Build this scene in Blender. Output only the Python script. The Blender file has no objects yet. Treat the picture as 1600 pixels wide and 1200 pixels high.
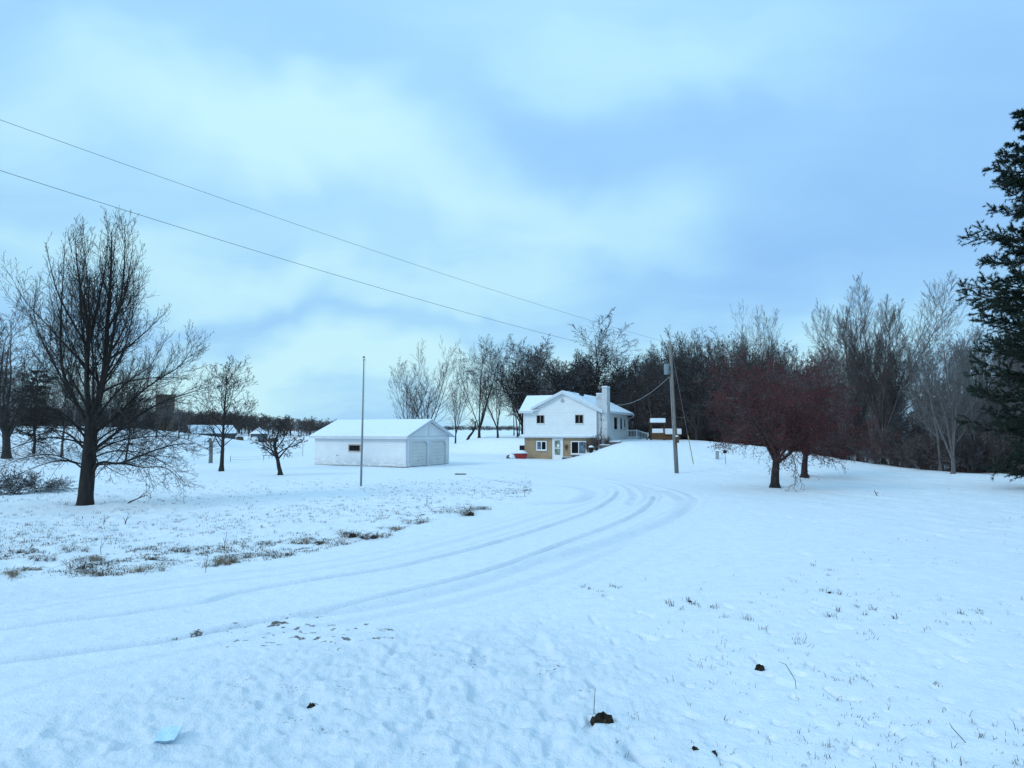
import bpy, math, random
import numpy as np
from mathutils import Vector, Matrix
R = math.radians
SC = bpy.context.scene
C = SC.collection

# ------------------------------------------------------------------ camera
F = 1067.0; CX, CY, HZ = 800.0, 600.0, 672.0
CAMH = 3.2
cam_d = bpy.data.cameras.new('camera'); cam = bpy.data.objects.new('camera', cam_d); C.objects.link(cam)
cam_d.sensor_width = 36; cam_d.lens = 36 * F / 1600.0
cam_d.clip_start = 0.1; cam_d.clip_end = 5000
cam.location = (0, 0, CAMH); cam.rotation_euler = (R(90) + math.atan((HZ - CY) / F), 0, 0)
SC.camera = cam
SC.cycles.use_denoising = True

# ------------------------------------------------------------------ light
SC.view_settings.view_transform = 'Standard'; SC.view_settings.look = 'None'
SC.view_settings.gamma = 1; SC.view_settings.exposure = 0.0
SUN_EL, SUN_AZ = R(33), R(238)      # azimuth clockwise from +Y: behind the camera on the left
sd = bpy.data.lights.new('sun', 'SUN'); sd.energy = 1.12; sd.angle = R(20); sd.color = (0.90, 0.97, 1.0)
sun = bpy.data.objects.new('sun', sd); C.objects.link(sun)
sv = Vector((math.sin(SUN_AZ) * math.cos(SUN_EL), math.cos(SUN_AZ) * math.cos(SUN_EL), math.sin(SUN_EL)))
sun.rotation_euler = sv.to_track_quat('Z', 'Y').to_euler()

world = bpy.data.worlds.new('World'); SC.world = world; world.use_nodes = True
nt = world.node_tree; nt.nodes.clear()
def N(t, **kw):
    n = nt.nodes.new(t)
    for k, v in kw.items(): setattr(n, k, v)
    return n
def mth(op, a, b=None, c=None):
    n = nt.nodes.new('ShaderNodeMath'); n.operation = op
    for i, x in enumerate((a, b, c)):
        if x is None: continue
        if isinstance(x, (int, float)): n.inputs[i].default_value = x
        else: nt.links.new(x, n.inputs[i])
    return n.outputs[0]
def L_(a, b): nt.links.new(a, b)
def mixc(f, a, b, mode='MIX'):
    n = nt.nodes.new('ShaderNodeMix'); n.data_type = 'RGBA'; n.blend_type = mode
    for s, x in ((n.inputs[0], f), (n.inputs[6], a), (n.inputs[7], b)):
        if isinstance(x, (int, float)): s.default_value = x
        elif isinstance(x, tuple): s.default_value = x + (1,) if len(x) == 3 else x
        else: nt.links.new(x, s)
    return n.outputs[2]
def ramp(fac, stops, interp='LINEAR'):
    n = nt.nodes.new('ShaderNodeValToRGB'); n.color_ramp.interpolation = interp
    e = n.color_ramp.elements
    while len(e) < len(stops): e.new(0.5)
    for i, (p, c) in enumerate(stops):
        e[i].position = p; e[i].color = (c + (1,)) if isinstance(c, tuple) else (c, c, c, 1)
    nt.links.new(fac, n.inputs[0]); return n.outputs[0]
def noise(vec, scale, detail=4, rough=0.55, dist=0.0):
    n = nt.nodes.new('ShaderNodeTexNoise'); n.inputs['Scale'].default_value = scale
    n.inputs['Detail'].default_value = detail; n.inputs['Roughness'].default_value = rough
    n.inputs['Distortion'].default_value = dist
    if vec is not None: nt.links.new(vec, n.inputs['Vector'])
    return n.outputs[0]

tc = N('ShaderNodeTexCoord'); sep = N('ShaderNodeSeparateXYZ'); L_(tc.outputs['Generated'], sep.inputs[0])
gx, gy, gz = sep.outputs
zc = mth('ADD', mth('MAXIMUM', gz, 0.0), 0.10)
comb = N('ShaderNodeCombineXYZ'); L_(mth('DIVIDE', gx, zc), comb.inputs[0]); L_(mth('DIVIDE', gy, zc), comb.inputs[1])
big = noise(comb.outputs[0], 0.42, 6, 0.5, 0.5)
fine = noise(comb.outputs[0], 1.5, 8, 0.62, 0.5)
# placed cloud banks: s = x/y, t = z/y of the sky direction, warped with low noise
ay = mth('MAXIMUM', mth('ABSOLUTE', gy), 0.15)
warp = mth('MULTIPLY', mth('SUBTRACT', noise(tc.outputs['Generated'], 3.2, 3, 0.5), 0.5), 0.55)
warp2 = mth('MULTIPLY', mth('SUBTRACT', noise(tc.outputs['Generated'], 4.7, 3, 0.5, 0.3), 0.5), 0.30)
s_ = mth('ADD', mth('DIVIDE', gx, ay), warp); t_ = mth('ADD', mth('DIVIDE', gz, ay), warp2)
banks = [  # px, py, rx, ry, tilt(px dy per dx), amp
    (620, 250, 290, 85, 0.25, 0.38), (1000, 350, 210, 60, -0.22, 0.32), (260, 150, 330, 120, 0.10, 0.34),
    (520, 596, 480, 50, 0.0, 0.60), (380, 440, 320, 45, 0.05, 0.36), (1340, 560, 160, 50, 0.0, 0.50),
    (960, 60, 260, 90, 0.0, 0.25), (760, 460, 260, 50, 0.1, 0.12),
    (600, 50, 340, 60, 0.2, -0.16), (960, 180, 260, 70, 0.12, -0.26), (1300, 320, 300, 80, -0.15, -0.34),
    (200, 330, 260, 50, 0.2, 0.02), (640, 390, 300, 45, 0.25, -0.02), (420, 500, 260, 20, 0.0, -0.16),
    (1000, 455, 320, 40, -0.1, -0.20), (1550, 90, 260, 130, 0.0, -0.28), (1480, 430, 160, 90, 0, -0.18), (30, 10, 200, 80, 0, -0.12)]
tot = None
for (px, py, rx, ry, tl, am) in banks:
    s0, t0, a, b = (px - 800) / F, (HZ - py) / F, rx / F, ry / F
    ds = mth('SUBTRACT', s_, s0); dt = mth('ADD', mth('SUBTRACT', t_, t0), mth('MULTIPLY', ds, tl))
    e = mth('ADD', mth('POWER', mth('ABSOLUTE', mth('DIVIDE', ds, a)), 2.0), mth('POWER', mth('ABSOLUTE', mth('DIVIDE', dt, b)), 2.0))
    g = mth('MULTIPLY', mth('POWER', 2.718, mth('MULTIPLY', e, -0.7)), am)
    tot = g if tot is None else mth('ADD', tot, g)
stv = N('ShaderNodeCombineXYZ'); L_(mth('MULTIPLY', mth('ADD', mth('DIVIDE', gx, ay), mth('MULTIPLY', warp, .6)), 1.3), stv.inputs[0])
L_(mth('MULTIPLY', mth('ADD', mth('DIVIDE', gz, ay), mth('MULTIPLY', warp2, .5)), 8.5), stv.inputs[1])
streak = noise(stv.outputs[0], 1.6, 6, 0.55, 0.4)
lowsky = mth('SUBTRACT', 1.0, mth('MINIMUM', mth('DIVIDE', mth('MAXIMUM', gz, 0.0), 0.34), 1.0))
stk = mth('MULTIPLY', mth('SUBTRACT', streak, 0.5), mth('ADD', 0.26, mth('MULTIPLY', lowsky, 0.75)))
front = mth('MULTIPLY', mth('GREATER_THAN', gy, 0.0), 1.0)
val = mth('ADD', mth('ADD', mth('ADD', 0.50, stk), mth('MULTIPLY', tot, front)),
          mth('ADD', mth('MULTIPLY', mth('SUBTRACT', big, 0.5), 0.26), mth('MULTIPLY', mth('SUBTRACT', fine, 0.5), 0.22)))
cloud = ramp(val, [(0.0, (0.27, 0.54, 0.93)), (0.36, (0.33, 0.62, 0.97)), (0.66, (0.42, 0.76, 1.00)), (1.0, (0.60, 0.92, 1.0))], 'B_SPLINE')
sky = N('ShaderNodeTexSky', sky_type='NISHITA', sun_disc=False, sun_elevation=SUN_EL, sun_rotation=SUN_AZ)
skyc = mixc(1.0, sky.outputs[0], (0.1, 0.1, 0.1), 'MULTIPLY')
# overcast: the cloud deck is about a third brighter overhead than near the horizon
zen = mth('ADD', 1.0, mth('MULTIPLY', mth('POWER', mth('MAXIMUM', gz, 0.0), 2.0), 0.35))
zcol = N('ShaderNodeCombineXYZ'); [L_(zen, zcol.inputs[i]) for i in range(3)]
cloud2 = mixc(1.0, cloud, zcol.outputs[0], 'MULTIPLY')
bg = N('ShaderNodeBackground'); L_(mixc(0.93, skyc, cloud2), bg.inputs[0]); bg.inputs[1].default_value = 1.02
wo = N('ShaderNodeOutputWorld'); L_(bg.outputs[0], wo.inputs[0])

# ------------------------------------------------------------------ materials
def newmat(name):
    global nt
    m = bpy.data.materials.new(name); m.use_nodes = True; nt = m.node_tree
    b = nt.nodes['Principled BSDF']; b.inputs['Roughness'].default_value = 0.8
    b.inputs['Specular IOR Level'].default_value = 0.25
    return m, b
def bump(b, h, strength=0.5, dist=0.02):
    n = nt.nodes.new('ShaderNodeBump'); n.inputs['Strength'].default_value = strength; n.inputs['Distance'].default_value = dist
    nt.links.new(h, n.inputs['Height']); nt.links.new(n.outputs[0], b.inputs['Normal'])
def obj_co():
    return nt.nodes.new('ShaderNodeTexCoord').outputs['Object']
def geo_co():
    return nt.nodes.new('ShaderNodeNewGeometry').outputs['Position']
def mat_noise(name, c1, c2, scale=6, rough=0.8, bs=0.0, detail=5, stretch=None, spec=0.25, metal=0):
    m, b = newmat(name); v = obj_co()
    if stretch:
        mp = nt.nodes.new('ShaderNodeMapping'); mp.inputs['Scale'].default_value = stretch; nt.links.new(v, mp.inputs[0]); v = mp.outputs[0]
    f = noise(v, scale, detail, 0.6)
    L_(ramp(f, [(0.3, c1), (0.7, c2)]), b.inputs['Base Color']); b.inputs['Roughness'].default_value = rough
    b.inputs['Specular IOR Level'].default_value = spec; b.inputs['Metallic'].default_value = metal
    if bs: bump(b, noise(v, scale * 3, 4), bs, 0.02)
    return m
def bark(name, c1, c2, snow=0.5, scale=7):
    """bark with wind-driven snow lodged on the upper side of the wood"""
    m, b = newmat(name); v = obj_co()
    mp = nt.nodes.new('ShaderNodeMapping'); mp.inputs['Scale'].default_value = (1, 1, 0.25); nt.links.new(v, mp.inputs[0])
    f = noise(mp.outputs[0], scale, 4, 0.65)
    col = ramp(f, [(0.3, c1), (0.7, c2)])
    g = nt.nodes.new('ShaderNodeNewGeometry'); sp = nt.nodes.new('ShaderNodeSeparateXYZ'); L_(g.outputs['Normal'], sp.inputs[0])
    up = mth('MULTIPLY', mth('SUBTRACT', sp.outputs[2], 0.55), 4.0)
    patch = mth('MULTIPLY', mth('SUBTRACT', noise(v, 1.7, 3), 0.62 - 0.25 * snow), 7.0)
    nt.nodes[-1]
    k = nt.nodes.new('ShaderNodeClamp'); L_(mth('MULTIPLY', up, mth('MAXIMUM', mth('MINIMUM', patch, 1.0), 0.0)), k.inputs[0])
    L_(mixc(mth('MULTIPLY', k.outputs[0], snow), col, (0.72, 0.78, 0.84)), b.inputs['Base Color'])
    b.inputs['Roughness'].default_value = 0.9
    return m
M = {}
M['bark_dark'] = bark('dark wet bark', (0.018, 0.015, 0.014), (0.048, 0.041, 0.038), 0.2)
M['bark_brown'] = bark('brown bark', (0.060, 0.046, 0.045), (0.125, 0.098, 0.094), 0.6)
M['bark_mid'] = bark('dark brown bark', (0.026, 0.021, 0.021), (0.062, 0.050, 0.048), 0.6)
M['bark_grey'] = bark('grey bark', (0.075, 0.069, 0.068), (0.17, 0.158, 0.155), 0.6)
M['bark_red'] = bark('reddish twig bark', (0.042, 0.023, 0.022), (0.095, 0.046, 0.042), 0.35)
M['bark_pale'] = bark('pale smooth bark', (0.22, 0.21, 0.20), (0.40, 0.38, 0.36), 0.5)
M['wood_far'] = mat_noise('distant bare crowns', (0.055, 0.042, 0.042), (0.12, 0.09, 0.082), 0.15)
M['berry'] = mat_noise('shrivelled red fruit', (0.090, 0.015, 0.016), (0.19, 0.034, 0.032), 3, 0.5)
M['orange'] = mat_noise('orange dried fruit', (0.22, 0.045, 0.012), (0.34, 0.09, 0.02), 3, 0.5)
M['needle'] = mat_noise('pine needles', (0.006, 0.014, 0.009), (0.022, 0.038, 0.022), 2, 0.6)
M['needle_dull'] = mat_noise('dull spruce needles', (0.020, 0.022, 0.016), (0.045, 0.042, 0.030), 1.5, 0.8)
M['straw'] = mat_noise('dry straw', (0.14, 0.10, 0.062), (0.32, 0.24, 0.155), 9)
M['weed'] = mat_noise('dead brown weed', (0.045, 0.032, 0.022), (0.13, 0.092, 0.062), 5)
M['soil'] = mat_noise('dark wet soil', (0.010, 0.008, 0.006), (0.040, 0.028, 0.018), 14, 0.95, 0.8)
M['black'] = mat_noise('black stuff', (0.006, 0.006, 0.007), (0.018, 0.018, 0.020), 9, 0.7)
M['grey_wood'] = mat_noise('weathered pole wood', (0.14, 0.125, 0.11), (0.27, 0.25, 0.225), 9, 0.85, 0.3, stretch=(3, 3, .25))
M['dark_wood'] = mat_noise('dark old wood', (0.05, 0.035, 0.026), (0.13, 0.09, 0.062), 5, 0.85, 0.3)
M['brown_wood'] = mat_noise('brown deck wood', (0.10, 0.050, 0.026), (0.19, 0.10, 0.05), 4, 0.8, 0.2)
M['galv'] = mat_noise('galvanised metal', (0.30, 0.32, 0.34), (0.42, 0.44, 0.46), 12, 0.5, spec=0.4, metal=0.3)
M['pole_metal'] = mat_noise('dull aluminium pole', (0.20, 0.21, 0.22), (0.28, 0.29, 0.30), 8, 0.55, spec=0.4, metal=0.2)
M['xfmr'] = mat_noise('pale grey transformer paint', (0.17, 0.20, 0.22), (0.25, 0.29, 0.31), 6, 0.5)
M['wire'] = mat_noise('weathered cable', (0.10, 0.10, 0.105), (0.16, 0.16, 0.165), 2, 0.6)
M['wire_pale'] = mat_noise('pale cable', (0.22, 0.22, 0.23), (0.36, 0.36, 0.37), 2, 0.6)
M['white'] = mat_noise('white paint', (0.72, 0.72, 0.72), (0.82, 0.82, 0.82), 3, 0.6)
M['trim'] = mat_noise('grey white trim', (0.56, 0.58, 0.60), (0.68, 0.70, 0.72), 3, 0.6)
M['trim_tan'] = mat_noise('tan window frame', (0.42, 0.34, 0.29), (0.54, 0.44, 0.38), 4, 0.6)
M['grey_door'] = mat_noise('pale grey door paint', (0.40, 0.43, 0.46), (0.50, 0.53, 0.56), 1.5, 0.55)
M['red'] = mat_noise('red plastic', (0.20, 0.016, 0.018), (0.30, 0.030, 0.030), 4, 0.5)
M['yellow'] = mat_noise('yellowed plastic guard', (0.42, 0.32, 0.10), (0.55, 0.42, 0.15), 4, 0.5)
M['blue_sheet'] = mat_noise('pale blue plastic sheet', (0.50, 0.72, 0.86), (0.64, 0.80, 0.90), 9, 0.5)
M['barn_grey'] = mat_noise('weathered grey barn boards', (0.08, 0.085, 0.09), (0.17, 0.175, 0.18), 3, 0.9, stretch=(3, 3, .3))
M['silo_brown'] = mat_noise('brown tile silo', (0.085, 0.066, 0.050), (0.17, 0.13, 0.095), 1.2, 0.9)
M['stone'] = mat_noise('dark stone', (0.06, 0.055, 0.05), (0.16, 0.15, 0.14), 3, 0.9, 0.5)
m, b = newmat('window glass'); b.inputs['Base Color'].default_value = (0.006, 0.007, 0.009, 1); b.inputs['Roughness'].default_value = 0.12
b.inputs['Specular IOR Level'].default_value = 0.12; M['glass'] = m
m, b = newmat('curtained glass'); L_(ramp(noise(obj_co(), 2.2, 2), [(0.35, (0.05, 0.08, 0.11)), (0.65, (0.16, 0.22, 0.27))]), b.inputs['Base Color']); b.inputs['Roughness'].default_value = 0.2; M['glass_pale'] = m
m, b = newmat('door glass'); L_(ramp(noise(obj_co(), 2.6, 2), [(0.38, (0.10, 0.17, 0.15)), (0.62, (0.34, 0.36, 0.24))]), b.inputs['Base Color']); b.inputs['Roughness'].default_value = 0.25; M['glass_door'] = m

def snowmat(name, c=(0.83, 0.87, 0.92), scale=2.0, bs=0.35):
    m, b = newmat(name); v = geo_co()
    b.inputs['Roughness'].default_value = 0.85; b.inputs['Specular IOR Level'].default_value = 0.15
    f = noise(v, scale, 6, 0.6)
    L_(ramp(f, [(0.25, tuple(x * 0.95 for x in c)), (0.75, c)]), b.inputs['Base Color'])
    bump(b, f, bs, 0.08); return m
M['snow'] = snowmat('settled snow')

def siding(name, c1, c2, pitch=0.2, stain=0.0):
    m, b = newmat(name); v = obj_co(); sp = nt.nodes.new('ShaderNodeSeparateXYZ'); L_(v, sp.inputs[0])
    fr = mth('FRACT', mth('DIVIDE', sp.outputs[2], pitch))
    lap = mth('SUBTRACT', 1.0, fr)                      # each board leans out towards its lower edge
    base = ramp(noise(v, 1.1, 4), [(0.3, c1), (0.7, c2)])
    seam = mth('LESS_THAN', fr, 0.09)
    col = mixc(mth('MULTIPLY', seam, 0.42), base, (0.40, 0.42, 0.45))
    if stain:
        mp = nt.nodes.new('ShaderNodeMapping'); mp.inputs['Scale'].default_value = (0.7, 0.7, 2.6); L_(v, mp.inputs[0])
        low = mth('MAXIMUM', mth('SUBTRACT', 1.0, mth('DIVIDE', sp.outputs[2], 1.15)), 0.0)
        ms = mth('MULTIPLY', mth('GREATER_THAN', noise(mp.outputs[0], 2.4, 6, 0.7), 0.47), mth('MULTIPLY', low, stain))
        col = mixc(ms, col, (0.30, 0.32, 0.32))
    L_(col, b.inputs['Base Color']); b.inputs['Roughness'].default_value = 0.6
    bump(b, lap, 0.6, 0.02); return m
M['siding'] = siding('white lap siding', (0.74, 0.74, 0.73), (0.80, 0.80, 0.79), 0.2)
M['siding_old'] = siding('old white lap siding', (0.74, 0.75, 0.76), (0.82, 0.82, 0.82), 0.16, 0.42)
M['door_panel'] = siding('sectional garage door paint', (0.60, 0.59, 0.57), (0.68, 0.66, 0.64), 0.30)
def bricks(name, c1, c2, mortar, stains=None):
    m, b = newmat(name); v = obj_co(); sp = nt.nodes.new('ShaderNodeSeparateXYZ'); L_(v, sp.inputs[0])
    cb = nt.nodes.new('ShaderNodeCombineXYZ'); L_(mth('ADD', sp.outputs[0], sp.outputs[1]), cb.inputs[0]); L_(sp.outputs[2], cb.inputs[1])
    br = nt.nodes.new('ShaderNodeTexBrick'); L_(cb.outputs[0], br.inputs[0]); br.inputs['Scale'].default_value = 1.0
    br.inputs['Brick Width'].default_value = 0.24; br.inputs['Row Height'].default_value = 0.08; br.inputs['Mortar Size'].default_value = 0.008
    br.inputs['Color1'].default_value = c1 + (1,); br.inputs['Color2'].default_value = c2 + (1,); br.inputs['Mortar'].default_value = mortar + (1,)
    col = mixc(ramp(noise(v, 0.9, 4), [(0.35, 0.0), (0.7, 0.5)]), br.outputs[0], tuple(x * 0.72 for x in c2))
    if stains:
        col = mixc(ramp(noise(v, 1.3, 6, 0.7), [(0.50, 0.0), (0.66, 0.75)]), col, stains)
    L_(col, b.inputs['Base Color']); bump(b, br.outputs[1], -0.5, 0.01); return m
M['brick_tan'] = bricks('tan brick', (0.40, 0.29, 0.17), (0.34, 0.23, 0.135), (0.38, 0.31, 0.22))
M['brick_white'] = bricks('flaking white painted brick', (0.64, 0.65, 0.66), (0.56, 0.57, 0.58), (0.48, 0.48, 0.48), (0.34, 0.33, 0.33))

# ------------------------------------------------------------------ helpers
def tag(o, label=None, cat=None, group=None, kind=None):
    if label: o['label'] = label
    if cat: o['category'] = cat
    if group: o['group'] = group
    if kind: o['kind'] = kind
    return o
def empty(name, loc, rz=0.0, label=None, cat=None, group=None):
    o = bpy.data.objects.new(name, None); C.objects.link(o); o.location = loc; o.rotation_euler = (0, 0, rz)
    o.empty_display_size = 0.2
    return tag(o, label, cat, group)
def link(name, me, mat=None, parent=None, loc=None, smooth=False):
    if mat is not None and len(me.materials) == 0: me.materials.append(mat)
    if smooth: me.polygons.foreach_set('use_smooth', [True] * len(me.polygons))
    o = bpy.data.objects.new(name, me); C.objects.link(o)
    if parent: o.parent = parent
    if loc: o.location = loc
    return o
def np_mesh(name, V, Fq, nsides):
    me = bpy.data.meshes.new(name); V = np.asarray(V, np.float32); Fq = np.asarray(Fq, np.int32)
    me.vertices.add(len(V)); me.vertices.foreach_set('co', V.ravel())
    me.loops.add(Fq.size); me.loops.foreach_set('vertex_index', Fq.ravel())
    me.polygons.add(len(Fq)); me.polygons.foreach_set('loop_start', np.arange(0, Fq.size, nsides, dtype=np.int32))
    me.polygons.foreach_set('loop_total', np.full(len(Fq), nsides, np.int32))
    me.update(calc_edges=True); return me
class MB:
    def __init__(s): s.v = []; s.f = []
    def add(s, vs, fs):
        n = len(s.v); s.v += [tuple(v) for v in vs]; s.f += [tuple(n + i for i in f) for f in fs]; return s
    def box(s, x0, x1, y0, y1, z0, z1):
        return s.add([(x0, y0, z0), (x1, y0, z0), (x1, y1, z0), (x0, y1, z0), (x0, y0, z1), (x1, y0, z1), (x1, y1, z1), (x0, y1, z1)],
                     [(0, 3, 2, 1), (4, 5, 6, 7), (0, 1, 5, 4), (1, 2, 6, 5), (2, 3, 7, 6), (3, 0, 4, 7)])
    def prism(s, pts, off):
        n = len(pts); a = [Vector(p) for p in pts]; b = [p + Vector(off) for p in a]
        return s.add(a + b, [tuple(range(n))[::-1], tuple(range(n, 2 * n))] + [(i, (i + 1) % n, n + (i + 1) % n, n + i) for i in range(n)])
    def slab(s, pts, t):
        return s.prism(pts, (0, 0, t))
    def beam(s, a, b, w, h=None):
        a, b = Vector(a), Vector(b); h = h or w; d = (b - a).normalized()
        u = d.cross(Vector((0, 0, 1)))
        if u.length < 1e-3: u = Vector((1, 0, 0))
        u.normalize(); v = u.cross(d)
        q = [p + u * sx * w / 2 + v * sy * h / 2 for p in (a, b) for sx, sy in ((-1, -1), (1, -1), (1, 1), (-1, 1))]
        return s.add(q, [(0, 3, 2, 1), (4, 5, 6, 7), (0, 1, 5, 4), (1, 2, 6, 5), (2, 3, 7, 6), (3, 0, 4, 7)])
    def tube(s, pts, rad, k=8, cap=True):
        pts = [Vector(p) for p in pts]; n = len(pts)
        if not hasattr(rad, '__len__'): rad = [rad] * n
        vs = []; u = None
        for i, p in enumerate(pts):
            d = (pts[min(i + 1, n - 1)] - pts[max(i - 1, 0)]).normalized()
            if u is None:
                u = d.cross(Vector((0.3, 0.9, 0.1))).normalized()
            u = (u - d * u.dot(d)).normalized(); w = d.cross(u)
            for j in range(k):
                a = 2 * math.pi * j / k; vs.append(p + (u * math.cos(a) + w * math.sin(a)) * rad[i])
        fs = [(i * k + j, i * k + (j + 1) % k, (i + 1) * k + (j + 1) % k, (i + 1) * k + j) for i in range(n - 1) for j in range(k)]
        if cap: fs += [tuple(range(k))[::-1], tuple((n - 1) * k + j for j in range(k))]
        return s.add(vs, fs)
    def lathe(s, prof, c=(0, 0, 0), k=20):
        return s.tube([(c[0], c[1], c[2] + z) for r, z in prof], [max(r, 1e-3) for r, z in prof], k)
    def blob(s, c, r, k=10, m=6, jit=0.15, seed=0):
        rn = random.Random(seed); vs = []; 
        for i in range(m + 1):
            th = math.pi * i / m
            for j in range(k):
                a = 2 * math.pi * j / k; q = 1 + rn.uniform(-jit, jit)
                vs.append((c[0] + r[0] * q * math.sin(th) * math.cos(a), c[1] + r[1] * q * math.sin(th) * math.sin(a), c[2] + r[2] * q * math.cos(th)))
        fs = [(i * k + j, (i + 1) * k + j, (i + 1) * k + (j + 1) % k, i * k + (j + 1) % k) for i in range(m) for j in range(k)]
        return s.add(vs, fs)
    def build(s, name, mat, parent=None, loc=None, bevel=0, smooth=False):
        me = bpy.data.meshes.new(name); me.from_pydata([tuple(v) for v in s.v], [], s.f); me.validate()
        import bmesh
        bm = bmesh.new(); bm.from_mesh(me); bmesh.ops.recalc_face_normals(bm, faces=bm.faces); bm.to_mesh(me); bm.free()
        o = link(name, me, M[mat], parent, loc, smooth)
        if bevel:
            md = o.modifiers.new('bevel', 'BEVEL'); md.width = bevel; md.segments = 2; md.limit_method = 'ANGLE'
        return o

def ss(a, b, x):
    t = np.clip((np.asarray(x, float) - a) / (b - a), 0, 1); return t * t * (3 - 2 * t)
_tab = np.random.RandomState(7).rand(256, 256)
def vnoise(x, y):
    x0 = np.floor(x); y0 = np.floor(y); fx = x - x0; fy = y - y0
    fx = fx * fx * (3 - 2 * fx); fy = fy * fy * (3 - 2 * fy)
    i = x0.astype(int) & 255; j = y0.astype(int) & 255; i1 = (i + 1) & 255; j1 = (j + 1) & 255
    return (_tab[i, j] * (1 - fx) + _tab[i1, j] * fx) * (1 - fy) + (_tab[i, j1] * (1 - fx) + _tab[i1, j1] * fx) * fy
def fbm(x, y, o=4, g=0.5):
    s = 0; a = 1; t = 0
    for k in range(o):
        s = s + a * vnoise(x * 2 ** k + 17.3 * k, y * 2 ** k + 9.1 * k); t += a; a *= g
    return s / t - 0.5
def land(X, Y):
    """the lie of the land in metres (no small bumps)"""
    X = np.asarray(X, float); Y = np.asarray(Y, float)
    xl = 4.3 - 17 * ss(78, 93, Y)
    mound = 2.0 * ss(0, 1, (X - xl) / 8.5) * (1 - ss(20, 37, X)) * ss(49, 70, Y)
    far = 3.0 * ss(75, 350, Y) * (1 - 0.7 * ss(0, 2.0, mound))
    hill = 3.6 * ss(45, 85, Y) * ss(32, 60, -X) * (1 - ss(95, 160, Y))
    bank = 1.6 * (1 - ss(-1.5, 5.5, Y))
    swell = 0.35 * fbm(X / 22.0, Y / 22.0, 2) * ss(12, 40, np.hypot(X, Y))
    return mound + far + hill + bank + swell
def hz(x, y): return float(land(x, y))
def W(px, py, z=0.0):
    """ground point seen at pixel (px, py) of the photograph, at height z"""
    dx = (px - CX) / F; dy = (CY - py) / F; t = math.atan((HZ - CY) / F)
    vy = math.cos(t) - dy * math.sin(t); vz = math.sin(t) + dy * math.cos(t)
    k = (z - CAMH) / vz
    return dx * k, vy * k
def onland(px, py, it=6):
    z = 0.0
    for _ in range(it):
        x, y = W(px, py, z); z = 0.5 * z + 0.5 * hz(x, y)
    return x, y
def top_z(px_y, Y): return CAMH + (HZ - px_y) / F * Y

# ------------------------------------------------------------------ snow ground
def spline(P, n=10):
    P = np.array(P, float); out = []
    Q = np.vstack([2 * P[0] - P[1], P, 2 * P[-1] - P[-2]])
    for i in range(1, len(Q) - 2):
        for t in np.linspace(0, 1, n, endpoint=False):
            out.append(0.5 * ((2 * Q[i]) + (-Q[i - 1] + Q[i + 1]) * t + (2 * Q[i - 1] - 5 * Q[i] + 4 * Q[i + 1] - Q[i + 2]) * t * t + (-Q[i - 1] + 3 * Q[i] - 3 * Q[i + 1] + Q[i + 2]) * t ** 3))
    out.append(P[-1]); return np.array(out)
def wpath(pp, n=8): return spline([W(a, b) for a, b in pp], n)
tracks = [  # path, half width, depth, wear
    (wpath([(-120, 998), (0, 984), (94, 971), (187, 960), (225, 954), (319, 941), (375, 926), (480, 908), (600, 890), (664, 876), (750, 855), (825, 833), (900, 809), (937, 794), (960, 779), (967, 769)]), 0.105, 0.060, 0.60),
    (wpath([(-120, 1045), (0, 1035), (150, 1016), (262, 1001), (382, 977), (487, 958), (600, 932), (712, 906), (787, 884), (840, 865), (900, 842), (956, 822), (994, 805), (1016, 790), (1024, 777)]), 0.105, 0.060, 0.60),
    (wpath([(487, 962), (600, 945), (750, 910), (862, 872), (975, 839), (1050, 812), (1084, 789), (1080, 777), (1050, 764), (1012, 754), (937, 745), (862, 737), (731, 724)]), 0.18, 0.035, 0.38),
    (wpath([(984, 790), (992, 776), (975, 757), (937, 748), (860, 739), (780, 731)]), 0.18, 0.04, 0.3),
    (wpath([(840, 788), (907, 784), (924, 769), (900, 761), (825, 755), (740, 745)]), 0.35, 0.035, 0.4),
    (wpath([(860, 876), (950, 848), (1060, 806), (1070, 785), (1040, 768)]), 0.30, 0.03, 0.35)]
drive = wpath([(-200, 1060), (0, 1010), (300, 955), (600, 910), (800, 862), (950, 808), (1020, 780), (990, 757), (900, 742), (780, 731), (690, 727)])
def pdist(X, Y, P):
    best = np.full(X.shape, 1e9)
    for a, b in zip(P[:-1], P[1:]):
        d = b - a; l2 = (d * d).sum() + 1e-9
        t = np.clip(((X - a[0]) * d[0] + (Y - a[1]) * d[1]) / l2, 0, 1)
        best = np.minimum(best, (X - a[0] - t * d[0]) ** 2 + (Y - a[1] - t * d[1]) ** 2)
    return np.sqrt(best)
edge_px = np.array([(-900, 960), (-400, 930), (0, 905), (200, 898), (400, 878), (540, 851), (640, 825), (760, 796), (815, 781), (840, 764)], float)
edge_w = np.array([W(a, b) for a, b in edge_px])
def meadow(X, Y):
    """1 on the rough grass left of the drive, with the distance in metres from its edge"""
    yb = np.interp(X, edge_w[:, 0], edge_w[:, 1])
    d = (Y - yb)
    return ss(-0.3, 0.9, d) * (1 - ss(38, 46, Y)) * (X < 1.4), d
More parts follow.
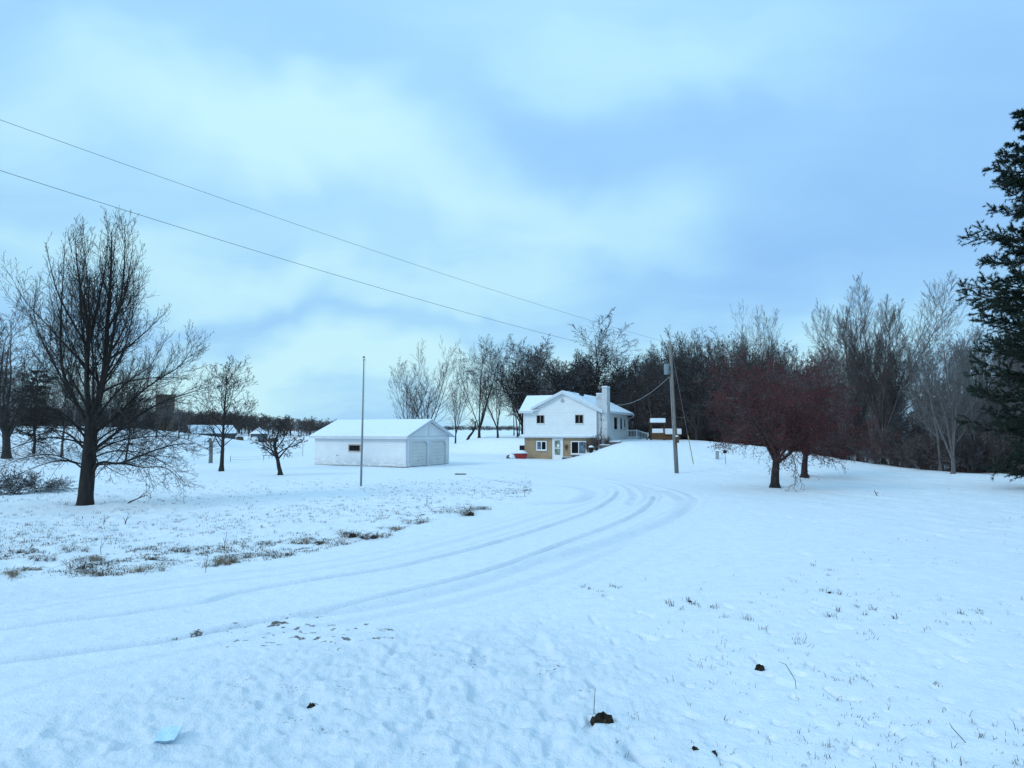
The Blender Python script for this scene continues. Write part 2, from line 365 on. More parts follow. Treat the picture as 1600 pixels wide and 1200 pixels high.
def rough(X, Y):
    """snow-surface relief"""
    md, d = meadow(X, Y)
    dd = pdist(X, Y, drive[::3]); dr = 1 - ss(2.2, 4.2, dd)
    rightf = ss(3, 14, X - 0.12 * Y) * (1 - dr)
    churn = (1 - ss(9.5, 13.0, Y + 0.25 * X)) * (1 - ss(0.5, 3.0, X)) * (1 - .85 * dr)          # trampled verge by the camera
    z = 0.07 * fbm(X / 3.1, Y / 3.1, 3) * (1 - 0.7 * dr)
    z = z + md * (0.15 * fbm(X / 0.9, Y / 0.9, 3) + 0.12 * np.maximum(fbm(X / 0.35, Y / 0.35, 2), 0))
    z = z + rightf * (0.14 * fbm(X / 0.8, Y / 1.6 + X / 1.3, 3) + 0.03 * fbm(X / 0.3, Y / 0.35, 2))
    z = z + churn * (0.09 * fbm(X / 0.26, Y / 0.26, 2) + 0.05 * fbm(X / 0.10, Y / 0.10, 2) + 0.028 * ss(.60, .80, vnoise(X / 0.15 + 8, Y / 0.15)) + 0.05 * fbm(X / 0.8, Y / 0.8, 2)) + 0.016 * fbm(X / 0.3, Y / 0.3, 3) * (1 - ss(30, 50, Y))
    pit = vnoise(X / 0.42 + 40, Y / 0.42 + 11)                                     # small pits where clumps poke through
    z = z - 0.08 * ss(0.80, 0.92, pit) * np.clip(rightf + 0.7 * churn + .25, 0, 1) * (1 - dr) * ss(0.35, .6, vnoise(X / 2.2, Y / 2.2)) * (1 - ss(22, 35, Y))
    z = z - 0.075 * ss(0.84, 0.93, vnoise(X / 0.17 + 3, Y / 0.24 + X / .5)) * (1 - dr) * (1 - ss(10, 15, Y)) * ss(-1, 2, X)
    return z, md, d, dr, rightf, churn
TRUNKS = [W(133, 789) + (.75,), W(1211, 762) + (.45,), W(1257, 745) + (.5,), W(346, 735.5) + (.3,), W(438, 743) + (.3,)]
def build_ground():
    fa = np.linspace(-49, 49, 680); ca = np.concatenate([np.arange(-180, -49, 3.5), fa, np.arange(52, 180, 3.5)])
    A = np.radians(ca); rr = np.concatenate([[0.5, 1.2, 2, 3, 4, 4.8], 5.5 * np.exp(np.arange(0, 700) * 0.00535), [300, 380, 480, 650, 1000, 1800, 3000]])
    rr = np.unique(rr[(rr < 230) | (rr >= 300)])
    na, nr = len(A), len(rr)
    RR, AA = np.meshgrid(rr, A, indexing='ij'); X = RR * np.sin(AA); Y = RR * np.cos(AA)
    Z = land(X, Y); near = (RR < 90) & (Y > 3)
    xs, ys = X[near], Y[near]
    z, md, d, dr, rf, ch = rough(xs, ys)
    wear_vignette = 0.03 * dr + 0.38 * ch + 0.22 * rf * (1 - ss(24, 40, ys))  # lens corner darkening painted into the near verge and right-field snow tone
    for P, hw, dep, we in tracks:
        k = (ys < 60) & (np.abs(xs) < 32)
        dist = np.full(xs.shape, 99.0); dist[k] = pdist(xs[k], ys[k], P)
        wob = 1 + 0.5 * fbm(xs / 0.7, ys / 0.7, 2)
        prof = np.exp(-(dist / (hw * wob)) ** 4); rim = np.exp(-((dist - hw * 1.9) / (hw * 0.6)) ** 2)
        z = z - dep * prof + dep * 0.45 * rim
        wear_vignette = np.maximum(wear_vignette, we * np.exp(-(dist / (hw * 1.3)) ** 2) * (0.6 + 0.9 * vnoise(xs / 1.1, ys / 1.1)))
    wear_vignette = np.maximum(wear_vignette, dr * .30 * ss(.55, .85, vnoise(pdist(xs, ys, drive[::3]) * 5.0, 0 * xs + xs / 9.0)) * (ys < 60))
    # dark gravel and soil showing where wheels scraped, and between the tufts
    dirt_shade = np.zeros(xs.shape)
    gx0, gy0 = W(330, 972); near_tr = np.minimum(pdist(xs, ys, tracks[0][0][::2]), pdist(xs, ys, tracks[1][0][::2]))
    sc = np.exp(-((xs - gx0) / 2.6) ** 2 - ((ys - gy0) / 1.6) ** 2) * np.exp(-(near_tr / 0.28) ** 2)
    dirt_shade = np.maximum(dirt_shade, .70 * ss(0.66, 1.0, sc * .42 + 0.45 * vnoise(xs / 0.16, ys / 0.09) + .32 * vnoise(xs / 0.6, ys / 0.25)) * (sc > .05))
    gx1, gy1 = W(470, 990)
    sc = np.exp(-((xs - gx1) / 2.4) ** 2 - ((ys - gy1) / 1.3) ** 2)
    dirt_shade = np.maximum(dirt_shade, 0.7 * ss(0.74, 0.95, 0.34 * sc + 0.72 * vnoise(xs / 0.12, ys / 0.08)) * (sc > .15))
    strip = md * (np.exp(-((d - 1.6) / 1.7) ** 2) + 0.22)
    dirt_shade = np.maximum(dirt_shade, .62 * ss(0.86, 1.10, 0.30 * strip + 0.48 * vnoise(xs / 0.13, ys / 0.16) + 0.38 * vnoise(xs / 0.8, ys / 0.9)) * (md > .3))
    for tx_, ty_, tr0 in TRUNKS: dirt_shade = np.maximum(dirt_shade, .7 * np.exp(-(((xs - tx_) ** 2 + (ys - ty_) ** 2) / tr0 ** 2)) * (.6 + .8 * vnoise(xs / .15, ys / .15)))  # contact shade painted as a dark ring round each trunk
    dirt_shade = np.maximum(dirt_shade, rf * 0.8 * ss(0.90, 0.99, vnoise(xs / 0.30 + 3, ys / 0.22 + 7)) * ss(.45, .8, vnoise(xs / 5, ys / 5)))
    dirt_shade = np.maximum(dirt_shade, ch * 0.35 * ss(0.62, .8, fbm(xs / 0.5 + 9, ys / 0.3, 3) + .5) )
    for tx_, ty_, tr0 in TRUNKS: z = z - .10 * np.exp(-(((xs - tx_) ** 2 + (ys - ty_) ** 2) / (tr0 * .9) ** 2)) + .03 * np.exp(-((np.hypot(xs - tx_, ys - ty_) - tr0 * 1.7) / (tr0 * .5)) ** 2)
    Z[near] += z
    wa = np.zeros(X.shape); wa[near] = np.clip(wear_vignette, 0, 1); da = np.zeros(X.shape); da[near] = dirt_shade
    # leaf litter under the wood
    li = inwood(X, Y) * 0.9
    V = np.concatenate([np.stack([X, Y, Z], -1).reshape(-1, 3), [[0, 0, hz(0, 0)]]])
    i = np.arange(nr - 1)[:, None] * na; j = np.arange(na)[None, :]; j1 = (j + 1) % na
    Q = np.stack([i + j, i + na + j, i + na + j1, i + j1], -1).reshape(-1, 4)[:, ::-1]
    me = np_mesh('snow_ground', V, Q, 4)
    for nm, arr in (('wear_vignette', wa), ('dirt_shade', da), ('litter', li)):
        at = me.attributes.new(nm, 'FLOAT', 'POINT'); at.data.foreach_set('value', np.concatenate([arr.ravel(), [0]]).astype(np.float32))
    me.polygons.foreach_set('use_smooth', [True] * len(me.polygons))
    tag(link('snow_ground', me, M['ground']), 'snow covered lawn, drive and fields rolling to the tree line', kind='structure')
wood_edge = np.array([(-400, 400), (-14, 112), (2, 104), (10, 97), (17, 90), (24, 80), (29, 68), (32, 58), (33, 51), (38, 47.5), (46, 46.5), (60, 46), (300, 46)], float)
def inwood(X, Y):
    yb = np.interp(X, wood_edge[:, 0], wood_edge[:, 1]); return ss(-0.8, 1.5, Y - yb + 2.0 * fbm(X / 2.5, Y / 2.5, 2)) * (X > 4)
m, b = newmat('snow over grass and gravel'); M['ground'] = m
v = geo_co()
b.inputs['Roughness'].default_value = 0.62; b.inputs['Specular IOR Level'].default_value = 0.6
f1 = noise(v, 0.8, 6, 0.6); f2 = noise(v, 9, 5, 0.65)
grain = noise(v, 3.2, 8, 0.72)
col = mixc(0.5, ramp(f1, [(0.25, (0.83, 0.86, 0.89)), (0.75, (0.90, 0.915, 0.93))]), ramp(grain, [(0.36, (0.74, 0.78, 0.83)), (0.56, (0.90, 0.915, 0.93))]))
at = nt.nodes.new('ShaderNodeAttribute'); at.attribute_name = 'wear_vignette'
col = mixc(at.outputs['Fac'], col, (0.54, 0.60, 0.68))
at = nt.nodes.new('ShaderNodeAttribute'); at.attribute_name = 'dirt_shade'
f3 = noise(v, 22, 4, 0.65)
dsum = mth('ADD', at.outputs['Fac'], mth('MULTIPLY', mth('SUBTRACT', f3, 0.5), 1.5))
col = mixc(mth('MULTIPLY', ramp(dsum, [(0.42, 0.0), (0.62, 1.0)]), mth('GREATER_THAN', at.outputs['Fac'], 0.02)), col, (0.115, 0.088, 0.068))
at = nt.nodes.new('ShaderNodeAttribute'); at.attribute_name = 'litter'
col = mixc(mth('MULTIPLY', at.outputs['Fac'], ramp(noise(v, 1.6, 5), [(0.30, 0.55), (0.5, 1.0)])), col, (0.075, 0.055, 0.042))
L_(col, b.inputs['Base Color'])
bump(b, mth('ADD', f2, mth('MULTIPLY', noise(v, 40, 4), 0.5)), 0.7, 0.05)
build_ground()

# ------------------------------------------------------------------ trees
def tubes_mesh(name, stems, kmap=None):
    """stems: list of (points, radii, sides); batched by shape into one mesh"""
    groups = {}
    for p, r, k in stems: groups.setdefault((len(p), k), []).append((p, r))
    VV = []; FF = []; off = 0
    for (n, k), lst in groups.items():
        P = np.array([a for a, _ in lst], float); Rr = np.array([b for _, b in lst], float)
        T = np.empty_like(P); T[:, 1:-1] = P[:, 2:] - P[:, :-2]; T[:, 0] = P[:, 1] - P[:, 0]; T[:, -1] = P[:, -1] - P[:, -2]
        T /= np.linalg.norm(T, axis=2, keepdims=True) + 1e-9
        ref = np.where(np.abs(T[:, :1, 2:3]) > 0.8, [[[1.0, 0.2, 0]]], [[[0.1, 0.2, 1.0]]])
        U = np.cross(T, np.broadcast_to(ref, T.shape)); U /= np.linalg.norm(U, axis=2, keepdims=True) + 1e-9
        Wv = np.cross(T, U); a = 2 * np.pi * np.arange(k) / k
        V = P[:, :, None] + (U[:, :, None] * np.cos(a)[None, None, :, None] + Wv[:, :, None] * np.sin(a)[None, None, :, None]) * Rr[:, :, None, None]
        m_ = len(lst); base = np.arange(m_)[:, None, None] * n * k + np.arange(n - 1)[None, :, None] * k
        j = np.arange(k)[None, None, :]; j1 = (j + 1) % k
        FF.append((np.stack([base + j, base + j1, base + k + j1, base + k + j], -1).reshape(-1, 4)) + off)
        VV.append(V.reshape(-1, 3)); off += m_ * n * k
    return np_mesh(name, np.concatenate(VV), np.concatenate(FF), 4)
def norm(v):
    l = math.sqrt(v[0] * v[0] + v[1] * v[1] + v[2] * v[2]) or 1.0; return (v[0] / l, v[1] / l, v[2] / l)
def deflect(rn, d, ang, az=None):
    """turn direction d by ang, around azimuth az"""
    a = az if az is not None else rn.uniform(0, 2 * math.pi)
    ref = (0, 0, 1) if abs(d[2]) < 0.9 else (1, 0, 0)
    u = norm((d[1] * ref[2] - d[2] * ref[1], d[2] * ref[0] - d[0] * ref[2], d[0] * ref[1] - d[1] * ref[0]))
    w = (d[1] * u[2] - d[2] * u[1], d[2] * u[0] - d[0] * u[2], d[0] * u[1] - d[1] * u[0])
    c, s = math.cos(ang), math.sin(ang); ca, sa = math.cos(a), math.sin(a)
    return norm(tuple(d[i] * c + (u[i] * ca + w[i] * sa) * s for i in range(3)))
class Tree:
    def __init__(s, seed, lv, rmin=0.008):
        s.rn = random.Random(seed); s.lv = lv; s.rmin = rmin; s.trunk = []; s.br = []; s.tips = []
    def walk(s, p, d, L, n, wig, trop):
        rn = s.rn; pts = [p]; ds = [d]; st = L / n
        for i in range(n):
            d = norm((d[0] + rn.gauss(0, wig), d[1] + rn.gauss(0, wig), d[2] + rn.gauss(0, wig) + trop))
            p = (p[0] + d[0] * st, p[1] + d[1] * st, p[2] + d[2] * st); pts.append(p); ds.append(d)
        return pts, ds
    def grow(s, p, d, L, r0, lev, path=None):
        P = s.lv[lev]; rn = s.rn
        if path is None:
            n = P['n']; pts, ds = s.walk(p, d, L, n, P.get('wig', .08), P.get('trop', .02))
        else:
            pts = path; n = len(pts) - 1
            ds = [norm(tuple(pts[min(i + 1, n)][k] - pts[max(i - 1, 0)][k] for k in range(3))) for i in range(n + 1)]
            L = sum(math.dist(a, b_) for a, b_ in zip(pts[:-1], pts[1:]))
        r1 = max(s.rmin, r0 * P.get('end', .25)); rad = [r0 + (r1 - r0) * (i / n) ** P.get('tp', .8) for i in range(n + 1)]
        if lev == 0 and path is None:
            rad[0] *= 1.35
        (s.trunk if lev == 0 else s.br).append((pts, rad, P.get('k', 3)))
        if lev + 1 >= len(s.lv):
            s.tips.append(pts[-1]); return
        nc = P['nc']; nc = max(1, int(nc * rn.uniform(.8, 1.2) * (L / P['ref'] if 'ref' in P else 1) + .5))
        t0 = P.get('t0', .2); az = rn.uniform(0, 6.28)
        for c in range(nc):
            t = t0 + (1 - t0) * (c + rn.uniform(0, .9)) / nc; t = min(t, .995)
            x = t * n; i = int(x); f = x - i
            q = tuple(pts[i][k] + (pts[i + 1][k] - pts[i][k]) * f for k in range(3)); rq = rad[i] + (rad[i + 1] - rad[i]) * f
            az += 2.4 + rn.uniform(-.5, .5); a0, a1 = P['ang']
            dd = deflect(rn, ds[i + 1], math.radians(a0 + (a1 - a0) * t + rn.gauss(0, 7)), az)
            if 'flat' in P: dd = norm((dd[0], dd[1], dd[2] * P['flat']))
            prof = P['prof'](t) if 'prof' in P else (1 - .62 * t)
            cl = L * P['lr'] * prof * rn.uniform(.7, 1.25)
            s.grow(q, dd, cl, max(s.rmin, min(rq * .8, rq * P.get('rr', .55) * rn.uniform(.8, 1.15))), lev + 1)
    def meshes(s, name):
        return tubes_mesh(name + '_trunk', s.trunk), tubes_mesh(name + '_branches', s.br)

def put_tree(kind, me, x, y, label, cat='tree', group=None, sc=1.0, rz=0.0, mats=('bark_dark', 'bark_dark'), sz=None, z=None, extra=None, tilt=(0, 0)):
    e = empty(kind, (x, y, (hz(x, y) if z is None else z) - 0.05), rz, label, cat, group)
    e.scale = (sc, sc, sz or sc); e.rotation_euler = (tilt[0], tilt[1], rz)
    for nm, mm, mt in (('trunk', me[0], mats[0]), ('branches', me[1], mats[1])):
        o = link(nm, mm, None, e)
        if not mm.materials: mm.materials.append(M[mt])
    if extra:
        for nm, mm, mt in extra:
            if not mm.materials: mm.materials.append(M[mt])
            o = link(nm, mm, None, e)
        if nm == 'fruit': o['kind'] = 'stuff'
    return e

# --- the big bare tree on the left: limbs follow the photograph, each with depth of its own
hs = 0.433 * 29.2 / F
def hp(pts, dy0, dy1):
    n = len(pts); P = spline([((a - 305) * hs, dy0 + (dy1 - dy0) * (i / (n - 1)), (1125 - c_) * hs) for i, (a, c_) in enumerate(pts)], 4)
    return [tuple(p) for p in P]
hero_lv = [dict(n=8, nc=0, ang=(40, 40), lr=.3, k=10),
           dict(n=8, nc=24, ref=6.0, t0=.14, ang=(48, 30), lr=.36, rr=.40, end=.10, k=6, prof=lambda t: 1.1 - .62 * t),
           dict(n=8, nc=10, ref=1.8, t0=.12, ang=(44, 30), lr=.44, rr=.5, wig=.07, trop=.085, end=.3, k=4),
           dict(n=5, nc=6, ref=.7, t0=.12, ang=(42, 28), lr=.62, rr=.6, wig=.09, trop=.10, k=3),
           dict(n=3, nc=0, wig=.12, trop=.07, k=3)]
T = Tree(11, hero_lv, 0.0048)
trunk = hp([(305, 1135), (306, 1080), (310, 1000), (314, 900), (318, 790)], 0, 0)
tr = [0.46 - 0.0 * i for i in range(len(trunk))]
tr = [0.43, .36, .33, .31, .30] + list(np.linspace(.30, .24, len(trunk) - 5))
T.trunk.append((trunk, tr, 12))
limbs = [  # pixels in the zoomed crop, start depth, end depth, radius
    ([(318, 800), (345, 700), (355, 560), (355, 420), (358, 300), (355, 190), (352, 105)], 0, .2, .19),
    ([(312, 830), (296, 700), (297, 560), (300, 470), (280, 370), (262, 260), (255, 155)], .05, -.5, .17),
    ([(300, 830), (240, 730), (190, 630), (172, 500), (165, 340), (162, 175)], 0, .5, .13),
    ([(235, 735), (160, 630), (90, 530), (35, 430), (8, 360)], .1, 1.2, .07),
    ([(330, 800), (370, 620), (395, 480), (425, 350), (436, 220), (440, 130)], .05, -.6, .12),
    ([(318, 1030), (345, 985), (380, 968), (450, 970), (560, 930), (650, 905), (730, 900)], 0, -.9, .13),
    ([(440, 970), (520, 985), (600, 985), (650, 1010), (690, 1055)], -.2, -.7, .055),
    ([(328, 925), (390, 870), (470, 800), (560, 745), (640, 715), (715, 688)], 0, .8, .10),
    ([(330, 860), (410, 800), (480, 730), (560, 670), (640, 620), (690, 545)], 0, -.3, .10),
    ([(300, 1000), (262, 965), (190, 940), (100, 955), (10, 1000)], 0, -.8, .06),
    ([(300, 925), (225, 870), (150, 855), (60, 885), (-20, 930)], 0, .9, .08),
    ([(302, 860), (215, 800), (150, 750), (60, 705), (-30, 690)], 0, -1.0, .09),
    ([(340, 720), (400, 682), (480, 662), (560, 655), (630, 660)], 0, 1.0, .07),
    ([(352, 600), (420, 545), (480, 480), (545, 400)], .1, .8, .07),
    ([(298, 560), (240, 440), (205, 330), (190, 190)], 0, -1.2, .08),
    ([(300, 640), (240, 560), (180, 480), (120, 400), (75, 300)], .1, -1.4, .07),
    ([(300, 520), (310, 380), (318, 250), (312, 135)], .0, .7, .09),
    ([(355, 480), (390, 380), (398, 260), (396, 130)], .1, 1.0, .08),
    ([(345, 680), (420, 600), (470, 520), (505, 400), (515, 300)], .1, -1.5, .075),
    ([(320, 880), (350, 820), (400, 770), (440, 765), (520, 790), (600, 860)], 0, -2.6, .07),
    ([(312, 900), (280, 820), (250, 780), (190, 790), (110, 860)], 0, -2.8, .07),
    ([(318, 850), (330, 760), (320, 680), (300, 600), (260, 500)], 0, -3.0, .09),
    ([(318, 850), (335, 750), (380, 660), (420, 600), (450, 480)], 0, 3.0, .09),
    ([(316, 820), (300, 700), (250, 600), (210, 520), (190, 400)], 0, 2.8, .09),
    ([(318, 940), (370, 900), (440, 880), (560, 880), (660, 930)], 0, 2.4, .07),
    ([(310, 940), (250, 900), (170, 900), (90, 930)], 0, 2.5, .06),
    ([(300, 980), (240, 960), (160, 985), (60, 1040)], 0, -1.2, .05), ([(310, 960), (380, 930), (480, 940), (560, 990), (600, 1050)], 0, 1.5, .055),
    ([(300, 900), (200, 880), (100, 920), (10, 980)], 0, -2, .06), ([(330, 900), (420, 850), (540, 840), (640, 880), (700, 940)], 0, -1.5, .06),
    ([(320, 780), (330, 600), (328, 430), (330, 280), (325, 170)], 0, -1.4, .08), ([(300, 700), (270, 560), (235, 420), (220, 300), (218, 180)], 0, .9, .08),
    ([(306, 980), (330, 930), (400, 900), (480, 905), (560, 960), (620, 1030)], 0, -1.8, .05)]
for pp, d0, d1, r in limbs:
    rise = abs(pp[-1][1] - pp[0][1]) / (abs(pp[-1][0] - pp[0][0]) + abs(pp[-1][1] - pp[0][1]))
    hero_lv[1]['ang'] = (46, 25) if rise > .62 else (50, 30); hero_lv[1]['prof'] = (lambda t: 1.15 - .78 * t) if rise > .62 else (lambda t: 1.1 - .62 * t)
    hero_lv[1]['nc'] = 22 if rise > .62 else 25; hero_lv[1]['lr'] = .33 if rise > .62 else .40
    hero_lv[2]['trop'] = .15 if rise > .5 else .03
    T.grow(None, None, 0, r * .78, 1, hp(pp, d0, d1))
X0, Y0 = W(133, 789); 
me = T.meshes('hero')
put_tree('bare_tree', me, X0, Y0, 'large dark bare tree with a thick trunk and low sweeping limbs in the left meadow', mats=('bark_dark', 'bark_dark'))

# --- species recipes
def vase(seed, nl=5, H=13.0, spread=24, rmin=.010, twigs=1.0, clear=.14):
    lv = [dict(n=6, nc=nl, t0=.72, ang=(spread, spread * .55), lr=.86 / clear * 1.0, rr=.62, wig=.03, trop=.02, end=.7, k=8, prof=lambda t: 1.0),
          dict(n=12, nc=11 * twigs, t0=.15, ang=(36, 24), lr=.46, rr=.48, wig=.05, trop=.03, end=.08, k=5, prof=lambda t: 1.05 - .5 * t),
          dict(n=8, nc=8 * twigs, t0=.15, ang=(40, 26), lr=.46, rr=.5, wig=.08, trop=.06, k=4),
          dict(n=5, nc=6 * twigs, t0=.12, ang=(40, 28), lr=.56, rr=.6, wig=.10, trop=.06, k=3),
          dict(n=3, nc=0, wig=.11, trop=.05, k=3)]
    t = Tree(seed, lv, rmin); t.grow((0, 0, 0), (0, 0, 1), H * clear, H * .017 + .02, 0); return t
def forest(seed, H=14.0, rmin=.011, nb=17, t0=.25, ang=(52, 24), lr=.42, wig=.035, up=.045, den=1.0):
    lv = [dict(n=14, nc=nb, t0=t0, ang=ang, lr=lr, rr=.45, wig=wig, trop=.03, end=.10, k=7, prof=lambda t: 1.1 - .62 * t),
          dict(n=10, nc=7 * den, t0=.15, ang=(46, 28), lr=.50, rr=.5, wig=.09, trop=up, k=4),
          dict(n=6, nc=5 * den, t0=.12, ang=(44, 30), lr=.56, rr=.55, wig=.12, trop=up, k=3),
          dict(n=4, nc=4 * den, t0=.15, ang=(42, 28), lr=.62, rr=.65, wig=.12, trop=up, k=3),
          dict(n=3, nc=0, wig=.12, trop=.03, k=3)]
    t = Tree(seed, lv, rmin); t.grow((0, 0, 0), (0, 0, 1), H, H * .013 + .04, 0); return t
def spreading(seed, H=14.0, nl=7, spread=40, rmin=.011, clear=.16, wig=.07, tw=1.0):
    lv = [dict(n=5, nc=nl, t0=.55, ang=(spread * 1.3, spread * .6), lr=.74 / clear, rr=.6, wig=.04, trop=.02, end=.75, k=8, prof=lambda t: 1.0),
          dict(n=12, nc=11 * tw, t0=.2, ang=(48, 28), lr=.48, rr=.5, wig=wig, trop=.03, end=.10, k=5, prof=lambda t: 1.05 - .42 * t),
          dict(n=8, nc=8 * tw, t0=.15, ang=(48, 34), lr=.46, rr=.5, wig=.12, trop=.03, k=4),
          dict(n=5, nc=6 * tw, t0=.12, ang=(46, 32), lr=.56, rr=.6, wig=.14, trop=.01, k=3),
          dict(n=3, nc=0, wig=.14, trop=.0, k=3)]
    t = Tree(seed, lv, rmin); t.grow((0, 0, 0), (0, 0, 1), H * clear, H * .025 + .03, 0); return t

def height_of(me):
    n = len(me[1].vertices); a = np.empty(n * 3, np.float32); me[1].vertices.foreach_get('co', a); return float(np.percentile(a[2::3], 99.7))
def top_at(me, x, y, py):
    """scale that brings the crown top of this tree to row py"""
    return (top_z(py, y) - hz(x, y)) / height_of(me)

# individual trees
x, y = W(346, 735.5); t = forest(21, 9.0, .008, 20, .22, (42, 18), .58, .02, .07); me = t.meshes('round'); s = top_at(me, x, y, 553)
put_tree('bare_tree', me, x, y, 'small bare tree with an oval upright crown, between the big tree and the garage', sc=s * 1.45, sz=s)
x, y = W(438, 743)
lv = [dict(n=7, nc=9, t0=.45, ang=(75, 22), lr=1.0, rr=.62, wig=.06, trop=.02, end=.5, k=8, prof=lambda t: 1.0),
      dict(n=8, nc=9, t0=.15, ang=(55, 40), lr=.42, rr=.5, wig=.14, trop=.02, k=5),
      dict(n=5, nc=7, t0=.15, ang=(55, 40), lr=.55, rr=.5, wig=.2, trop=-.02, k=3),
      dict(n=4, nc=3, t0=.2, ang=(50, 40), lr=.6, rr=.6, wig=.2, trop=-.05, k=3), dict(n=2, nc=0, wig=.2, trop=-.1, k=3)]
t = Tree(5, lv, .008); t.grow((0, 0, 0), norm((.04, 0, 1)), 2.3, .13, 0); me = t.meshes('apple')
def specks(tips, size, seed, frac=1.0, per=1, spread=.04, mix=None):
    rn = np.random.RandomState(seed); P = np.array(tips); P = P[rn.rand(len(P)) < frac]; P = np.repeat(P, per, 0) + rn.normal(0, spread, (len(P) * per, 3))
    n = len(P); a = rn.normal(size=(n, 3)); a /= np.linalg.norm(a, axis=1, keepdims=True); b_ = np.cross(a, rn.normal(size=(n, 3))); b_ /= np.linalg.norm(b_, axis=1, keepdims=True)
    c_ = np.cross(a, b_); s_z = (size * rn.uniform(.6, 1.3, n))[:, None]
    V = np.stack([P + a * s_z, P - a * s_z * .6 + b_ * s_z, P - a * s_z * .6 - b_ * s_z * .6 + c_ * s_z, P - a * s_z * .5 - b_ * s_z * .4 - c_ * s_z], 1).reshape(-1, 3)
    k = np.arange(n)[:, None, None] * 4; Fq = (k + np.array([[0, 1, 2], [0, 2, 3], [0, 3, 1], [1, 3, 2]])[None]).reshape(-1, 3)
    return np_mesh('specks', V, Fq, 3)
tp = [p for p in t.tips if p[2] > 2.3 and p[0] > -.6]
s = top_at(me, x, y, 650)
put_tree('apple_tree', me, x, y, 'small crooked apple tree with a few orange fruits, left of the garage', sc=s * 1.35, sz=s)
ap = SC.objects[[o.name for o in SC.objects if o.name.startswith('apple_tree')][0]]
fm = MB().blob((0, 0, 0), (.045, .045, .042), 8, 5, .05).build('fruit', 'orange', ap, tp[7], smooth=True).data
for k in range(1, 16):
    o = bpy.data.objects.new('fruit', fm); C.objects.link(o); o.parent = ap; o.location = sorted(tp, key=lambda p: -p[0] - .5 * p[2])[k * 23 % len(tp) // 2]

# two dark red crab apples on the right
def crab(seed, H, Rr, lean=0.0):
    lv = [dict(n=7, nc=9, t0=.5, ang=(68, 24), lr=2.15, rr=.60, wig=.05, trop=.0, end=.6, k=9, prof=lambda t: 1.0 + .15 * t),
          dict(n=10, nc=15, t0=.14, ang=(58, 45), lr=.42, rr=.48, wig=.11, trop=-.012, end=.12, k=5, prof=lambda t: 1.15 - .5 * t),
          dict(n=6, nc=9, t0=.12, ang=(55, 40), lr=.46, rr=.5, wig=.15, trop=-.05, k=4),
          dict(n=4, nc=6, t0=.15, ang=(50, 40), lr=.55, rr=.6, wig=.17, trop=-.07, k=3),
          dict(n=3, nc=0, wig=.17, trop=-.10, k=3)]
    t = Tree(seed, lv, .0065); t.grow((0, 0, 0), norm((lean, 0.02, 1)), H * .27, H * .028, 0)
    me = t.meshes('crab'); P = np.array(t.tips)
    return t, me, specks(t.tips, .026, seed, .6, 2, .10)
for (px, py, tpx, seed, lb, ln) in ((1211, 762, 556, 33, 'dark red crab apple tree nearest the drive, its crown reaching furthest left', .08), (1257, 745, 566, 37, 'dark red crab apple tree with two trunks standing behind the nearer one', .02)):
    x, y = W(px, py); t, me, fr = crab(seed, 7.5, 4, ln); s = top_at(me, x, y, tpx)
    put_tree('crab_apple_tree', me, x, y, lb, sc=s * 1.08, sz=s, rz=.4 if seed == 33 else 2.2, mats=('bark_dark', 'bark_red'), extra=[('fruit', fr, 'berry')])
    if seed == 37:
        pass

# trees behind the garage, left of the house
P_v = [vase(s_, nl, 13, sp).meshes('vase%d' % s_) for s_, nl, sp in ((41, 5, 22), (42, 4, 17), (43, 6, 26), (44, 5, 20))]
for k, (px, Y, tpx, pi, rz, lb) in enumerate([
        (664, 95, 526, 0, 0.3, 'tall bare tree with several stems rising behind the garage roof'),
        (712, 106, 545, 1, 1.2, 'slim bare tree between the garage and the house, nearest the garage corner'),
        (749, 103, 519, 2, 2.0, 'tall forked bare tree in the gap midway between garage and house'),
        (778, 100, 545, 3, 0.9, 'bare tree just left of the house roof'),
        (640, 112, 560, 3, 2.8, 'fine bare tree behind the middle of the garage roof'),
        ]):
    x = (px - 800) / F * Y; s = top_at(P_v[pi], x, Y, tpx)
    put_tree('bare_tree', P_v[pi], x, Y, lb, sc=s * (0.8 if k == 1 else 1), sz=s, rz=rz, mats=('bark_mid', 'bark_mid'))
lv = [dict(n=10, nc=9, t0=.45, ang=(70, 50), lr=.55, rr=.6, wig=.16, trop=-.05, end=.4, k=7, prof=lambda t: 1.0),
      dict(n=6, nc=7, t0=.2, ang=(50, 40), lr=.5, rr=.5, wig=.2, trop=-.04, k=4), dict(n=4, nc=5, t0=.2, ang=(50, 40), lr=.5, rr=.6, wig=.2, trop=-.03, k=3), dict(n=3, nc=0, wig=.2, trop=-.05, k=3)]
t = Tree(9, lv, .014); t.grow((0, 0, 0), norm((.45, 0, 1)), 5.0, .34, 0)
x = (731 - 800) / F * 98
put_tree('crooked_tree', t.meshes('crooked'), x, 98, 'short crooked dark tree leaning over beside the garage', sc=.62)

# the big spreading trees behind the house
me_sp = [spreading(s_, 14, nl, sp, .014, tw=1.3).meshes('spread%d' % s_) for s_, nl, sp in ((51, 7, 34), (52, 8, 42), (53, 7, 38))]
for (px, Y, tpx, pi, rz, sx, lb) in [(914, 98, 505, 0, 1.0, 1.5, 'big spreading bare tree behind the house chimney'),
                                     (866, 101, 514, 1, 2.5, 1.25, 'wide bare tree behind the front gable of the house'),
                                     (818, 108, 532, 2, .2, .8, 'bushy bare tree behind the left end of the house roof')]:
    x = (px - 800) / F * Y; s = top_at(me_sp[pi], x, Y, tpx); put_tree('bare_tree', me_sp[pi], x, Y, lb, sc=s * sx, sz=s, rz=rz, mats=('bark_dark', 'bark_mid'))
